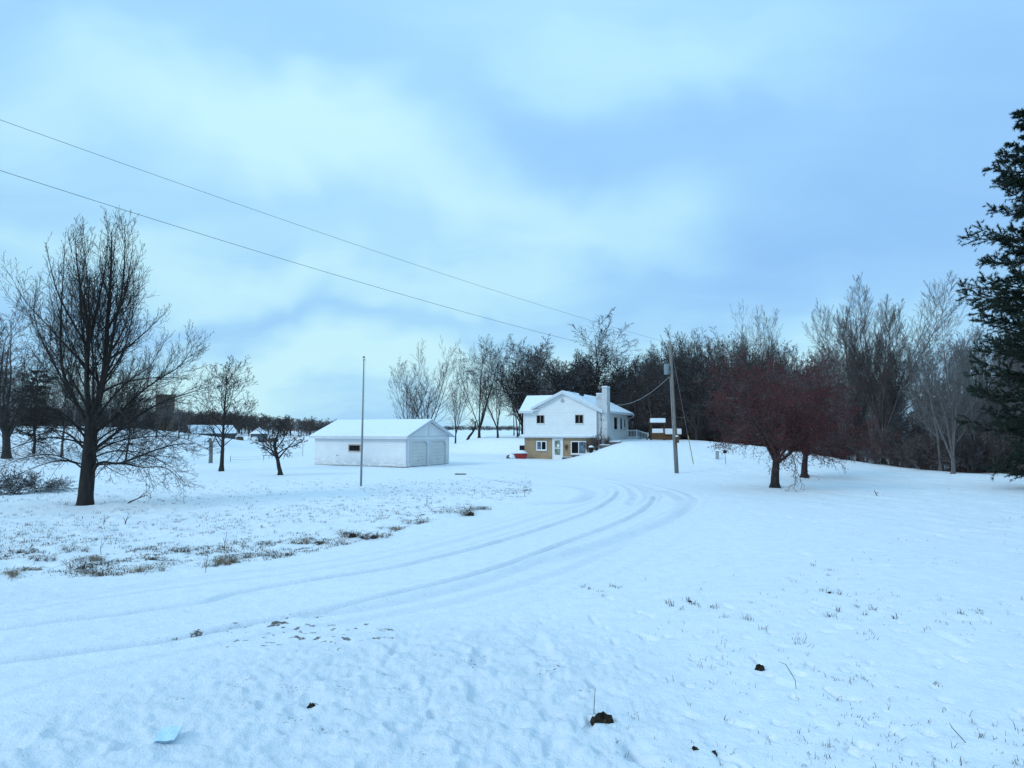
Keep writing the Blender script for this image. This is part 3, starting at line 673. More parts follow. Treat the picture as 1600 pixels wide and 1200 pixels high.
# landmark trees of the right-hand wood
me_tall = [vase(61, 7, 14, 25, .010, 1.3, .2).meshes('tall61'), vase(62, 8, 14, 15, .008, .9, .12).meshes('tall62')]
for (px, Y, tpx, mi, rz, sx, mt, lb) in [
        (1378, 62, 432, 0, .6, .95, 'bark_brown', 'tallest bare tree of the wood, with a broad rounded crown above the red trees'),
        (1338, 66, 446, 0, 3.4, .75, 'bark_brown', 'tall bare tree with an open crown, just left of the tallest one'),
        (1485, 49, 466, 1, 1.2, .95, 'bark_grey', 'pale stemmed bare tree fanning out from the snow edge left of the pine')]:
    x = (px - 800) / F * Y; s = top_at(me_tall[mi], x, Y, tpx); put_tree('bare_tree', me_tall[mi], x, Y, lb, sc=s * sx, sz=s, rz=rz, mats=(mt, 'bark_brown' if mi == 0 else 'bark_grey'))
me_th = vase(63, 4, 14, 9, .012, .8, .45).meshes('thin63')
for (px, Y, tpx, rz, lb) in [(1172, 84, 470, 0, 'thin tree top poking highest above the wood behind the pole'), (1206, 82, 484, 2, 'second thin tree top above the wood, over the red crowns'), (1197, 86, 482, 4, 'narrow tree between the two thin tops above the wood')]:
    x = (px - 800) / F * Y; s = top_at(me_th, x, Y, tpx); put_tree('bare_tree', me_th, x, Y, lb, sc=s * .75, sz=s, rz=rz, mats=('bark_grey', 'bark_grey'))
x = (1088 - 800) / F * 80; s = top_at(me_sp[1], x, 80, 506)
put_tree('bare_tree', me_sp[1], x, 80, 'broad dark bare tree at the wood edge just right of the utility pole', sc=s * .82, sz=s, rz=4.0)

# the wood itself
P_f = [forest(71, 14, .010, 16, .30).meshes('f71'), forest(72, 14, .010, 20, .2, (54, 28), .36).meshes('f72'),
       forest(73, 14, .010, 15, .38, (48, 20), .44, .05).meshes('f73'), forest(74, 13, .010, 20, .15, (60, 28), .38, .06, .03).meshes('f74'),
       spreading(75, 13, 6, 30, .012, .22).meshes('f75'), vase(76, 5, 14, 16, .012, .9, .25).meshes('f76')]
for i, me in enumerate(P_f):
    for mm in me: mm.materials.append(M[('bark_brown', 'bark_grey', 'bark_mid', 'bark_brown', 'bark_mid', 'bark_grey')[i]])
rn = random.Random(4); pts = []
skyline = np.array([(760, 590), (800, 575), (840, 575), (950, 578), (1000, 542), (1050, 530), (1100, 520), (1200, 528), (1280, 530), (1330, 530), (1400, 520), (1440, 530), (1480, 515), (1540, 505), (1700, 480), (3000, 450)], float)
tries = 0
while len(pts) < 165 and tries < 20000:
    tries += 1
    x = rn.uniform(-2, 95); y = rn.uniform(46, 140)
    yb = float(np.interp(x, wood_edge[:, 0], wood_edge[:, 1])); dd = y - yb
    if dd < 1.0 or rn.random() < ss(4, 42, dd) * .93: continue
    px = 800 + F * x / y
    if px < 800 or px > 1720: continue
    if px > 1290 and dd > 5 and rn.random() < .55: continue
    if any((x - a) ** 2 + (y - b_) ** 2 < (1.9 if dd < 15 else 2.6) ** 2 for a, b_ in pts): continue
    pts.append((x, y))
for (x, y) in pts:
    px = 800 + F * x / y; tpx = float(np.interp(px, skyline[:, 0], skyline[:, 1])) + abs(rn.gauss(0, 17)) + rn.uniform(-6, 10)
    i = rn.randrange(6) if px < 1290 else rn.choice((0, 1, 5, 5)); s = (top_z(tpx, y) - hz(x, y)) / height_of(P_f[i])
    g, lb = (('bare trees packed behind the house', 'one of the bare trees packed behind the house and the play tower') if px < 1080 else
             ('bare trees of the dark wood on the right', 'one of the many bare trees filling the dark wood behind the red crab apples') if px < 1340 else
             ('bare trees of the wood beside the pine', 'one of the slender bare trees in the wood between the crab apples and the pine'))
    put_tree('bare_tree', P_f[i], x, y, lb, group=g, sc=s * rn.uniform(.8, 1.05), sz=s, rz=rn.uniform(0, 6.28), tilt=(rn.gauss(0, .03), rn.gauss(0, .03)))
# left-hand trees beyond the big tree
rn = random.Random(8)
for k in range(46):
    px = -60 + 370 * (k + rn.random()) / 46; Y = rn.uniform(88, 128); x = (px - 800) / F * Y
    tpx = 590 + rn.uniform(-22, 38) + (25 if px > 230 else 0) - (30 if px < 40 else 0); i = rn.randrange(6)
    s = (top_z(tpx, Y) - hz(x, Y)) / height_of(P_f[i])
    put_tree('bare_tree', P_f[i], x, Y, 'one of the bare trees along the far side of the left field', group='bare trees beyond the left field', sc=s, rz=rn.uniform(0, 6))
for (px, Y, tpx, i, tl, lb) in [(246, 92, 588, 0, .02, 'bare tree in front of the brown silo'), (281, 96, 612, 1, -.03, 'slender bare tree just right of the brown silo'), (198, 62, 600, 2, .16, 'bare tree leaning right, behind the big tree'), (14, 62, 470, 4, 0, 'bare tree at the left edge of the picture behind the big tree'), (100, 66, 560, 3, -.05, 'bare tree behind the left limbs of the big tree')]:
    x = (px - 800) / F * Y; s = (top_z(tpx, Y) - hz(x, Y)) / height_of(P_f[i])
    put_tree('bare_tree', P_f[i], x, Y, lb, sc=s, rz=.5, tilt=(0, tl))

# merged stuff: far tree line and undergrowth
def merged(name, protos, places, mat, label, seed):
    rn = random.Random(seed); VV = []; FF = []; off = 0
    data = []
    for me in protos:
        V = np.empty(len(me.vertices) * 3, np.float32); me.vertices.foreach_get('co', V); L0 = np.empty(len(me.loops), np.int32); me.loops.foreach_get('vertex_index', L0)
        data.append((V.reshape(-1, 3), L0.reshape(-1, 4)))
    for (x, y, z, s, szz) in places:
        V, Q = data[rn.randrange(len(data))]; a = rn.uniform(0, 6.28); c, s_n = math.cos(a), math.sin(a)
        U = np.stack([(V[:, 0] * c - V[:, 1] * s_n) * s + x, (V[:, 0] * s_n + V[:, 1] * c) * s + y, V[:, 2] * szz + z], 1)
        VV.append(U); FF.append(Q + off); off += len(V)
    me = np_mesh(name, np.concatenate(VV), np.concatenate(FF), 4)
    return tag(link(name, me, M[mat]), label, kind='stuff')
def lowtree(seed):
    lv = [dict(n=5, nc=9, t0=.20, ang=(60, 25), lr=.55, rr=.6, wig=.05, trop=.02, k=3, prof=lambda t: 1.1 - .6 * t), dict(n=4, nc=6, t0=.15, ang=(50, 35), lr=.55, rr=.6, wig=.1, trop=.05, k=3),
          dict(n=2, nc=5, t0=.15, ang=(50, 35), lr=.7, rr=.7, wig=.15, trop=.04, k=3), dict(n=2, nc=0, wig=.15, k=3)]
    t = Tree(seed, lv, .035); t.grow((0, 0, 0), (0, 0, 1), 7.5, .16, 0); return tubes_mesh('low', t.trunk + t.br)
low = [lowtree(s_) for s_ in (81, 82, 83)]
rn = random.Random(5); pl = []
for k in range(620):
    px = rn.uniform(-150, 560); Y = rn.uniform(205, 265); x = (px - 800) / F * Y
    tpx = float(np.interp(px, [-150, 240, 300, 400, 440, 470, 520, 560], [640, 645, 648, 652, 656, 658, 662, 668])) + rn.gauss(0, 3.0)
    z = hz(x, Y); s = max(2.5, (top_z(tpx, Y) - z)) / 8.2; pl.append((x, Y, z - .3, s * 1.5, s))
for k in range(200):
    px = rn.uniform(480, 1000); Y = rn.uniform(420, 480); x = (px - 800) / F * Y; z = hz(x, Y); s = (CAMH + rn.uniform(1.0, 2.6) - z + .4) / 8.2
    pl.append((x, Y, z - .3, s * 5, s))
merged('distant_wood', low, pl, 'wood_far', 'distant dark wood along the horizon on the left', 1)
pl = []
for k in range(330):
    px = rn.uniform(880, 1760); Y = rn.uniform(128, 160); x = (px - 800) / F * Y
    z = hz(x, Y); s = (top_z(rn.uniform(568, 610) + (38 if px > 1290 else 0), Y) - z) / 8.2; pl.append((x, Y, z - .3, s * .85, s))
merged('deep_wood', low, pl, 'bark_mid', 'unlit depth of the bare wood behind its front rows of trees', 4)
def bush_proto(seed, H=1.6, n0=16, rmin=.008, spread=35, droop=-.02):
    rn = random.Random(seed); lv = [dict(n=6, nc=7, t0=.2, ang=(40, 30), lr=.5, rr=.6, wig=.10, trop=droop, k=3), dict(n=4, nc=5, t0=.15, ang=(45, 30), lr=.5, rr=.7, wig=.14, trop=droop, k=3), dict(n=3, nc=0, wig=.14, trop=droop, k=3)]
    t = Tree(seed, lv, rmin)
    for i in range(n0):
        t.grow((rn.gauss(0, .12), rn.gauss(0, .12), 0), deflect(rn, (0, 0, 1), math.radians(rn.uniform(3, spread))), H * rn.uniform(.6, 1.1), .016, 0)
    return tubes_mesh('bush', t.trunk + t.br)
bushes = [bush_proto(91), bush_proto(92, 1.8, 20, spread=25), bush_proto(93, 1.5, 14, spread=50)]
rn = random.Random(6); pl = []; 
while len(pl) < 300:
    x = rn.uniform(4, 60); y0 = float(np.interp(x, wood_edge[:, 0], wood_edge[:, 1])); y = y0 + rn.uniform(.3, 14) * rn.random() + .5
    if 800 + F * x / y > 1680: continue
    pl.append((x, y, hz(x, y) - .05, rn.uniform(.9, 1.5), rn.uniform(.9, 1.9)))
for k in range(110):
    Y = rn.uniform(88, 122); px = rn.uniform(990, 1700); pl.append(((px - 800) / F * Y, Y, hz((px - 800) / F * Y, Y) - .1, 2.6, rn.uniform(2.0, 3.4)))
merged('undergrowth', bushes, pl, 'bark_brown', 'tangled brown undergrowth along the foot of the wood', 2)

# --- conifers
def conifer(seed, H, reach, z0, step, tuft_len, needles, mat_n, up=.25, long_b=(), dens=1.0, nw=.011):
    rn = random.Random(seed); nr = np.random.RandomState(seed)
    trunk = ([(0, 0, 0)] + [(rn.gauss(0, .03), rn.gauss(0, .03), H * (i + 1) / 12) for i in range(12)], list(np.linspace(H * .016, .03, 13)), 9)
    br = []; tf = []
    def branch(z, az, L):
        d = norm((math.cos(az), math.sin(az), rn.uniform(-.12, .18))); n = 7; p = (0, 0, z); pts = [p]
        for i in range(n):
            d = norm((d[0] + rn.gauss(0, .07), d[1] + rn.gauss(0, .07), d[2] + up * .16 + rn.gauss(0, .05))); p = tuple(p[k] + d[k] * L / n for k in range(3)); pts.append(p)
            if i >= 1:
                for _ in range(int(3 * dens + rn.random())):
                    dd = deflect(rn, d, math.radians(rn.uniform(35, 75))); dd = norm((dd[0], dd[1], dd[2] * .5 + .12)); l = L * rn.uniform(.10, .24) * (1.2 - i / n * .5)
                    q = tuple(p[k] + dd[k] * l for k in range(3)); br.append(([p, tuple((p[k] + q[k]) / 2 + rn.gauss(0, .02) for k in range(3)), q], [.014, .011, .008], 3))
                    for f in (.45, .75, 1.0): tf.append((tuple(p[k] + (q[k] - p[k]) * f for k in range(3)), dd))
                    if rn.random() < .7:
                        d3 = deflect(rn, dd, math.radians(50)); q3 = tuple(q[k] + d3[k] * l * .5 - (dd[k] * l * .3) for k in range(3)); tf.append((q3, d3))
        tf.append((p, d)); br.append((pts, list(np.linspace(.02 + L * .010, .012, n + 1)), 5))
    z = z0
    while z < H - .3:
        f = (z - z0) / (H - z0); a0 = rn.uniform(0, 6.28)
        for k in range(5):
            branch(z + rn.uniform(-.3, .3), a0 + k * 1.257 + rn.uniform(-.4, .4), reach(f) * rn.choice((.35, .6, .8, .95, 1.1)))
        z += step * rn.uniform(.8, 1.2)
    for zz, az, L in long_b: branch(zz, az, L)
    P = np.array([a for a, _ in tf]); D = np.array([b_ for _, b_ in tf]); n = len(P)
    P = np.repeat(P, needles, 0); D = np.repeat(D, needles, 0); m_ = len(P)
    dr = nr.normal(0, .55, (m_, 3)) + D * .75 + np.array([0, 0, .15]); dr /= np.linalg.norm(dr, axis=1, keepdims=True)
    ln = (tuft_len * nr.uniform(.7, 1.2, m_))[:, None]; sd_ = np.cross(dr, nr.normal(size=(m_, 3))); sd_ /= np.linalg.norm(sd_, axis=1, keepdims=True)
    P = P + D * nr.uniform(-.10, .06, (m_, 1))
    V = np.stack([P - sd_ * nw, P + sd_ * nw, P + dr * ln], 1).reshape(-1, 3)
    nm = np_mesh('needles', V, np.arange(m_ * 3).reshape(-1, 3), 3); nm.materials.append(M[mat_n])
    return tubes_mesh('ctrunk', [trunk]), tubes_mesh('cbranches', br), nm
XP, YP = (1652 - 800) / F * 36, 36.0
cm = conifer(101, 21.5, lambda f: (4.0 * (1 - f) ** .62 + .5) * (1 if f > .3 else .78 + .7 * f), .7, .50, .17, 18, 'needle', .3,
             [(13.4, 3.15, 4.2), (13.0, 3.3, 3.7), (10.6, 3.2, 4.5), (10.3, 3.05, 4.0), (9.7, 3.4, 3.6), (19.3, 3.2, 1.8), (17.0, 3.1, 2.6), (15.2, 3.2, 3.0), (12.2, 3.1, 3.2), (8.1, 3.2, 3.6), (7.0, 3.0, 3.5), (6.0, 3.1, 3.6), (4.6, 3.2, 3.6), (3.2, 3.3, 3.0), (1.2, 3.4, 3.0)], 1.7, .014)
put_tree('pine_tree', cm[:2], XP, YP, 'tall dark green pine at the right edge of the picture', sc=1, mats=('bark_dark', 'bark_dark'), extra=[('needles', cm[2], 'needle')])
cm = conifer(102, 8.2, lambda f: 2.2 * (1 - f) ** .4 + .3, 1.4, .5, .16, 9, 'needle_dull', .05, (), .8, .014)
xs_, ys_ = (56 - 800) / F * 66, 66
put_tree('spruce_tree', cm[:2], xs_, ys_, 'dense dull dark evergreen standing behind the big bare tree', sc=1.05, mats=('bark_dark', 'bark_dark'), extra=[('needles', cm[2], 'needle_dull')])

# --- snowy shrub heap on the far left, and other shrubs
M['bark_snowy'] = bark('twigs loaded with snow', (0.06, 0.05, 0.045), (0.12, 0.10, 0.09), 0.95)
sb = bush_proto(95, 1.5, 26, .010, 75, -.09); sb.materials.append(M['bark_snowy'])
for i, (px, py, s, lb) in enumerate([(20, 775, 1.0, 'snow laden arching shrub nearest the left edge of the picture'), (58, 772, .9, 'snow laden arching shrub in the middle of the row left of the big tree'), (90, 769, .6, 'smallest snow laden shrub, closest to the big tree trunk'), (-15, 777, 1.0, 'snow laden arching shrub cut by the left edge of the picture')]):
    x, y = W(px, py); o = link('shrub', sb, None, None, (x, y, hz(x, y))); o.scale = (s * 1.2, s * 1.2, s * .95); o.rotation_euler = (0, 0, i * 1.9); tag(o, lb, 'shrub', 'snowy shrubs left of the big tree')
rb = bush_proto(96, 1.6, 18, .010, 45, .0); rb.materials.append(M['bark_brown'])

# ------------------------------------------------------------------ house
H = empty('house', (9.0, 73.0, 0), R(-21.5), 'white sided split level house with tan brick lower storey and snowy roof', 'house')
SL = (7.4 - 5.22) / 4.4
wall = MB(); wall.prism([(-8.25, 0, 2.48), (0, 0, 2.48), (0, 0, 5.42), (-3.68, 0, 7.24), (-7.2, 0, 5.46), (-8.25, 0, 5.16)], (0, .2, 0))
wall.prism([(0, .2, 1.0), (0, 16, 1.0), (0, 16, 5.42), (0, .2, 5.42)], (-.2, 0, 0))
wall.prism([(-8.25, .2, 1.0), (-8.25, 6, 1.0), (-8.25, 6, 5.1), (-8.25, 3, 6.9), (-8.25, .2, 5.2)], (.2, 0, 0))
wall.prism([(-8.05, 16, 1.0), (-.2, 16, 1.0), (-.2, 16, 5.3), (-3.68, 16, 7.2), (-8.05, 16, 5.0)], (0, -.2, 0))
wall.build('wall', 'siding', H)
bw = MB(); bw.box(-8.2, -.02, .05, .3, -1.0, 2.40); bw.box(-8.2, -8.0, .3, 6, -1, 2.3); bw.box(-.22, -.02, .3, 6, -1, 1.6)
bw.build('brick_wall', 'brick_tan', H)
ld = MB(); ld.slab([(-8.55, -.42, 2.42), (.0, -.42, 2.42), (.0, .04, 2.50), (-8.55, .04, 2.50)], .16); ld.box(-8.5, 0, -.36, .04, 2.36, 2.42)
o = ld.build('ledge', 'trim', H)
MB().slab([(-8.52, -.39, 2.585), (-.03, -.39, 2.585), (-.03, -.003, 2.665), (-8.52, -.003, 2.665)], .06).build('snow_cover', 'snow', o)
def roofz(x): return 7.4 - abs(x + 3.68) * SL
rf = MB()
rf.slab([(-3.68, -.35, 7.28), (.75, -.35, roofz(.75) - .12), (.75, 16.4, roofz(.75) - .12), (-3.68, 16.4, 7.28)], .14)
rf.slab([(-3.68, -.35, 7.28), (-3.68, 16.4, 7.28), (-8.6, 16.4, roofz(-8.6) - .12), (-8.6, 5.2, roofz(-8.6) - .12), (-7.35, 1.2, roofz(-7.35) - .12), (-7.35, -.35, roofz(-7.35) - .12)], .14)
def wz(y): return 7.08 - abs(y - 3.0) * .53
rf.slab([(-4.0, 3.0, 6.98), (-9.05, 3.0, 6.98), (-8.7, -.5, wz(-.5) - .1), (-7.1, -.5, wz(-.5) - .1), (-4.0, 1.5, wz(1.5) - .1)], .12)
rf.slab([(-4.0, 3.0, 6.98), (-4.0, 6.4, wz(6.4) - .1), (-8.7, 6.4, wz(6.4) - .1), (-9.05, 3.0, 6.98)], .12)
roof = rf.build('roof', 'trim', H)
sn = MB()
sn.slab([(-3.68, -.33, 7.425), (.72, -.33, roofz(.72) + .03), (.72, 16.36, roofz(.72) + .03), (-3.68, 16.36, 7.425)], .09)
sn.slab([(-3.684, -.33, 7.425), (-3.684, 16.36, 7.425), (-8.56, 16.36, roofz(-8.56) + .03), (-8.56, 5.3, roofz(-8.56) + .03), (-7.3, 1.2, roofz(-7.3) + .03), (-7.3, -.33, roofz(-7.3) + .03)], .09)
sn.slab([(-4.0, 3.0, 7.11), (-9.0, 3.0, 7.11), (-8.66, -.47, wz(-.47) + .03), (-7.1, -.47, wz(-.47) + .03), (-4.0, 1.5, wz(1.5) + .03)], .08)
sn.slab([(-4.0, 3.004, 7.11), (-4.0, 6.37, wz(6.37) + .03), (-8.66, 6.37, wz(6.37) + .03), (-9.0, 3.004, 7.11)], .08)
sn.build('snow_cover', 'snow', roof, bevel=.03)
fa = MB()
for a, b_ in (((-3.68, -.38, 7.30), (.75, -.38, roofz(.75) - .1)), ((-3.68, -.38, 7.30), (-7.35, -.38, roofz(-7.35) - .1))): fa.beam(a, b_, .05, .24)
fa.build('fascia', 'trim', roof)
so = MB(); so.box(-8.68, -7.0, -.48, -.005, 5.10, 5.15); so.box(-8.68, -7.0, -.54, -.49, 5.06, 5.24); so.box(.05, .70, .3, 16.3, 5.06, 5.11)
so.build('soffit', 'trim', H)
gt = MB(); gt.tube([(.78, -.35, 5.18), (.78, 16.3, 5.14)], .06, 8); gt.tube([(.78, 16.2, 5.12), (.72, 16.1, 4.9), (.1, 15.7, 4.6), (.06, 15.7, 2.2)], .045, 8)
gt.build('gutter', 'white', H)
MB().tube([(-3.75, -.03, 6.38), (-3.75, .02, 6.38)], .21, 20).build('vent', 'galv', H)
cb = MB(); cb.box(-8.3, -8.17, -.05, .0, 2.6, 5.12); cb.box(-.10, .03, -.05, .0, 2.6, 5.3); cb.box(-8.17, -.1, -.03, -.003, 5.18, 5.24)
cb.build('corner_trim', 'white', H)
def window(par, x0, x1, z0, z1, y, panes, frame, pane, fw=.06, axis='x', sill=True):
    """window set into a facade: axis x = in the plane y=const, axis y = in the plane x=const"""
    def bx(mb, a0, a1, c0, c1, d0, d1):
        if axis == 'x': mb.box(a0, a1, y + d0, y + d1, c0, c1)
        else: mb.box(y - d1, y - d0, a0, a1, c0, c1)
    f = MB(); bx(f, x0, x0 + fw, z0, z1, -.06, .02); bx(f, x1 - fw, x1, z0, z1, -.06, .02); bx(f, x0 + fw, x1 - fw, z1 - fw, z1, -.06, .02); bx(f, x0 + fw, x1 - fw, z0, z0 + fw, -.06, .02)
    w_ = (x1 - x0) / panes
    for i in range(1, panes): bx(f, x0 + i * w_ - fw * .4, x0 + i * w_ + fw * .4, z0 + fw, z1 - fw, -.055, .02)
    root = f.build('window', frame, par)
    if sill:
        s = MB(); bx(s, x0 - .06, x1 + .06, z0 - .07, z0, -.11, .02); s.build('sill', 'white' if frame != 'white' else 'trim', root)
    for i in range(panes):
        g = MB(); a0 = x0 + i * w_ + (fw if i == 0 else fw * .4); a1 = x0 + (i + 1) * w_ - (fw if i == panes - 1 else fw * .4)
        bx(g, a0, a1, z0 + fw, z1 - fw, -.02, .01); g.build('pane', pane[i] if isinstance(pane, (list, tuple)) else pane, root)
    return root
window(H, -6.76, -5.85, 3.92, 4.85, 0, 2, 'trim_tan', 'glass', .05)
window(H, -2.35, -1.42, 3.90, 4.86, 0, 2, 'trim_tan', 'glass', .05)
window(H, -6.80, -5.60, .98, 2.02, .05, 2, 'white', ('glass_pale', 'glass'), .11)
window(H, -2.85, -1.10, .62, 2.02, .05, 2, 'white', ('glass', 'glass_pale'), .10)
window(H, 8.0, 9.9, 3.2, 4.80, 0, 1, 'white', 'glass', .10, 'y')
window(H, 11.3, 12.6, 3.2, 4.75, 0, 1, 'white', 'glass', .10, 'y')
window(H, 13.5, 14.4, 3.45, 4.60, 0, 1, 'white', 'glass', .09, 'y')
# front storm door
df = MB(); df.box(-4.93, -4.83, -.04, .09, -.05, 2.32); df.box(-3.87, -3.77, -.04, .09, -.05, 2.32); df.box(-4.83, -3.87, -.04, .09, 2.22, 2.32)
d = df.build('door', 'white', H)
s = MB(); s.box(-4.82, -4.68, -.02, .08, 0, 2.21); s.box(-4.02, -3.88, -.02, .08, 0, 2.21); s.box(-4.68, -4.02, -.02, .08, 2.08, 2.21); s.box(-4.68, -4.02, -.02, .08, 0, .52); s.box(-4.68, -4.02, -.02, .08, 1.20, 1.28)
s.build('leaf', 'white', d)
MB().box(-4.68, -4.02, .0, .06, .52, 2.08).build('pane', 'glass_door', d)
MB().box(-4.38, -4.14, -.012, -.003, 1.36, 1.66).build('notice', 'white', d)
MB().tube([(-4.06, -.08, 1.05), (-4.06, -.08, 1.15)], .02, 8).build('handle', 'galv', d)
mtr = MB(); mtr.tube([(-3.35, -.10, 1.42), (-3.35, .06, 1.42)], .11, 14); mtr.box(-3.50, -3.20, -.05, .06, 1.18, 1.62); mtr.tube([(-3.35, -.03, 1.2), (-3.35, -.03, .9)], .03)
mtr.build('electric_meter', 'brown_wood', H)
MB().tube([(-3.72, -.04, -.2), (-3.72, -.04, 2.35)], .035, 8).build('downpipe', 'white', H)
# chimney: two stepped stacks of painted brick
ch = MB(); ch.box(-.04, .72, .22, 1.2, -.5, 7.05); ch.box(.60, 1.16, .12, 1.5, -.5, 7.75)
co = ch.build('chimney', 'brick_white', H, bevel=.02)
cp = MB(); cp.box(-.07, .60, .19, 1.23, 7.05, 7.12); cp.box(.56, 1.20, .08, 1.54, 7.75, 7.83); cp.build('cap', 'trim', co)
sc_ = MB(); sc_.box(-.05, .58, .21, 1.21, 7.12, 7.17); sc_.box(.58, 1.18, .1, 1.52, 7.83, 7.90); sc_.build('snow_cover', 'snow', co, bevel=.02)
# vines
rn = random.Random(3); vv = []
def vine(x, y, z, H_, axis):
    p = [(x, y, z)]; 
    while p[-1][2] < z + H_:
        a = p[-1]; p.append((a[0] + (rn.gauss(0, .07) if axis == 'x' else 0), a[1] + (rn.gauss(0, .07) if axis == 'y' else 0), a[2] + .16))
    vv.append((p, list(np.linspace(.045, .012, len(p))), 4))
    for q in p[3::1]:
        for _ in range(2):
            e = (q[0] + (rn.gauss(0, .22) if axis == 'x' else rn.uniform(0, .06)), q[1] + (rn.gauss(0, .22) if axis == 'y' else -rn.uniform(0, .06)), q[2] + rn.uniform(-.05, .25))
            vv.append(([q, tuple((q[k] + e[k]) / 2 + rn.gauss(0, .02) for k in range(3)), e], [.014, .011, .008], 3))
vine(.56, .16, 1.2, 4.2, 'x'); vine(.52, .16, 1.2, 3.0, 'x')
for yy in (3.4, 3.9, 4.3): vine(.05, yy, 1.8, rn.uniform(2.2, 3.4), 'y')
vm = tubes_mesh('vines', vv); vo = link('climbing_vine', vm, M['bark_brown'], None); vo.matrix_world = Matrix.Translation((9, 73, 0)) @ Matrix.Rotation(R(-21.5), 4, 'Z')
tag(vo, 'leafless vine climbing the white chimney and side wall of the house', 'vine')
# porch
def hw(x, y, z=0): 
    a = R(-21.5); return (9 + x * math.cos(a) - y * math.sin(a), 73 + x * math.sin(a) + y * math.cos(a), z)
PR = empty('porch', hw(.02, 14.2, 1.9), R(-21.5), 'white railed porch with steps at the right end of the house', 'porch')
p = MB(); p.box(0, 1.5, 0, 1.8, -.5, .35); p.box(1.5, 1.8, .1, 1.7, -.5, .18); p.box(1.8, 2.1, .1, 1.7, -.5, .03); p.build('deck', 'trim', PR)
p = MB(); p.box(.03, 1.47, .06, 1.74, .352, .42); p.build('snow_cover', 'snow', PR, bevel=.02)
p = MB()
p.beam((0, .05, 1.28), (1.5, .05, 1.28), .09); p.beam((0, .05, .50), (1.5, .05, .50), .06)
for k in range(8): p.beam((.1 + k * .185, .05, .5), (.1 + k * .185, .05, 1.28), .045)
p.beam((1.5, .05, .2), (1.5, .05, 1.36), .11); p.beam((.05, .05, .3), (.05, .05, 1.3), .09)
p.beam((1.5, .05, 1.28), (2.9, .05, .86), .09); p.beam((1.5, .05, .50), (2.9, .05, .10), .06)
for k in range(7): p.beam((1.68 + k * .18, .05, .46 - k * .052), (1.68 + k * .18, .05, 1.22 - k * .054), .045)
p.beam((2.9, .05, -.3), (2.9, .05, .98), .11)
p.build('railing', 'white', PR)
# satellite dish
D = empty('satellite_dish', hw(-3.1, 2.4, 7.35), R(-21.5), 'round dark satellite dish on the roof ridge above the front gable', 'satellite dish')
p = MB(); prof = [(0.0, 0), (.15, .015), (.3, .06), (.42, .12)]
q = MB(); q.lathe([(.01, 0), (.15, .015), (.3, .06), (.40, .12), (.41, .13), (.28, .08), (.01, .02)], (0, 0, 0), 18)
o = q.build('dish', 'black', D, smooth=True); o.rotation_euler = (R(70), 0, R(10)); o.location = (0, -.15, .5)
MB().tube([(0, 0, -.1), (0, 0, .35), (0, -.12, .48)], .03, 8).build('mast', 'galv', D)
MB().tube([(0, -.2, .30), (0, -.62, .62)], .015, 6).build('arm', 'galv', D)
# roof vent box + service mast
MB().box(-.25, .25, -.2, .2, -.1, .18).build('roof_vent', 'black', H, hw(0, 0) and (-2.9, 4.6, 7.22))
MB().tube([(.35, 2.2, 4.6), (.35, 2.2, 6.35)], .035, 8).build('service_mast', 'galv', H)
# shrubs by the chimney
for i, (lx, ly, s, lb) in enumerate([(.2, -.55, .9, 'bare reddish shrub at the foot of the chimney'), (-.7, -.6, .85, 'bare brown shrub against the brick wall right of the sliding window'), (1.1, -.3, .7, 'low bare shrub on the right side of the chimney foot')]):
    x, y, _ = hw(lx, ly); o = link('shrub', rb, None, None, (x, y, hz(x, y) - .05)); o.scale = (s * .8, s * .8, s); o.rotation_euler = (0, 0, i * 2); tag(o, lb, 'shrub')
# stepping stones, planters, sled etc.
st = [(1.6, 1.5, .5, 'widest dark stone step right of the chimney, uppermost of the flight'), (1.9, .7, .42, 'second dark stone step down beside the chimney'), (2.0, -.2, .4, 'third dark stone step down beside the chimney'), (1.2, -1.2, .36, 'lowest dark stone step below the chimney')]
for lx, ly, w_, lb in st:
    x, y, _ = hw(lx, ly); e = empty('stone_step', (x, y, hz(x, y)), R(-10), lb, 'step', 'stone steps by the chimney')
    MB().box(-w_ * 1.4, w_ * 1.4, -.25, .25, -.25, .24).build('stone', 'stone', e, bevel=.03); MB().box(-w_ * 1.38, w_ * 1.38, -.22, .25, .243, .31).build('snow_cover', 'snow', e, bevel=.03)
x, y = 8.15, 70.6
e = empty('planter', (x, y, hz(x, y)), 0, 'dark urn shaped planter with a cap of snow below the chimney', 'planter')
MB().lathe([(.16, -.1), (.18, 0), (.22, .3), (.26, .5), (.28, .55)], k=14).build('pot', 'black', e); MB().blob((0, 0, .58), (.27, .27, .16), 12, 6, .04).build('snow_cover', 'snow', e, smooth=True)
x, y = 8.75, 70.8
e = empty('pot', (x, y, hz(x, y)), 0, 'small dark pot beside the snow capped planter', 'pot'); MB().lathe([(.12, -.1), (.15, .25), (.17, .28), (.02, .26)], k=12).build('body', 'black', e)
for (lx, ly, lb) in [(-1.9, -1.0, 'dark stone edging block under the sliding window'), (-2.9, -1.3, 'lower dark edging block near the front door')]:
    x, y, _ = hw(lx, ly); o = MB().box(-.5, .5, -.15, .15, -.15, .12).build('edging_stone', 'stone', None, (x, y, hz(x, y)), bevel=.03); tag(o, lb, 'stone')
    MB().box(-.48, .46, -.11, .15, .123, .17).build('snow_cover', 'snow', o, bevel=.02)
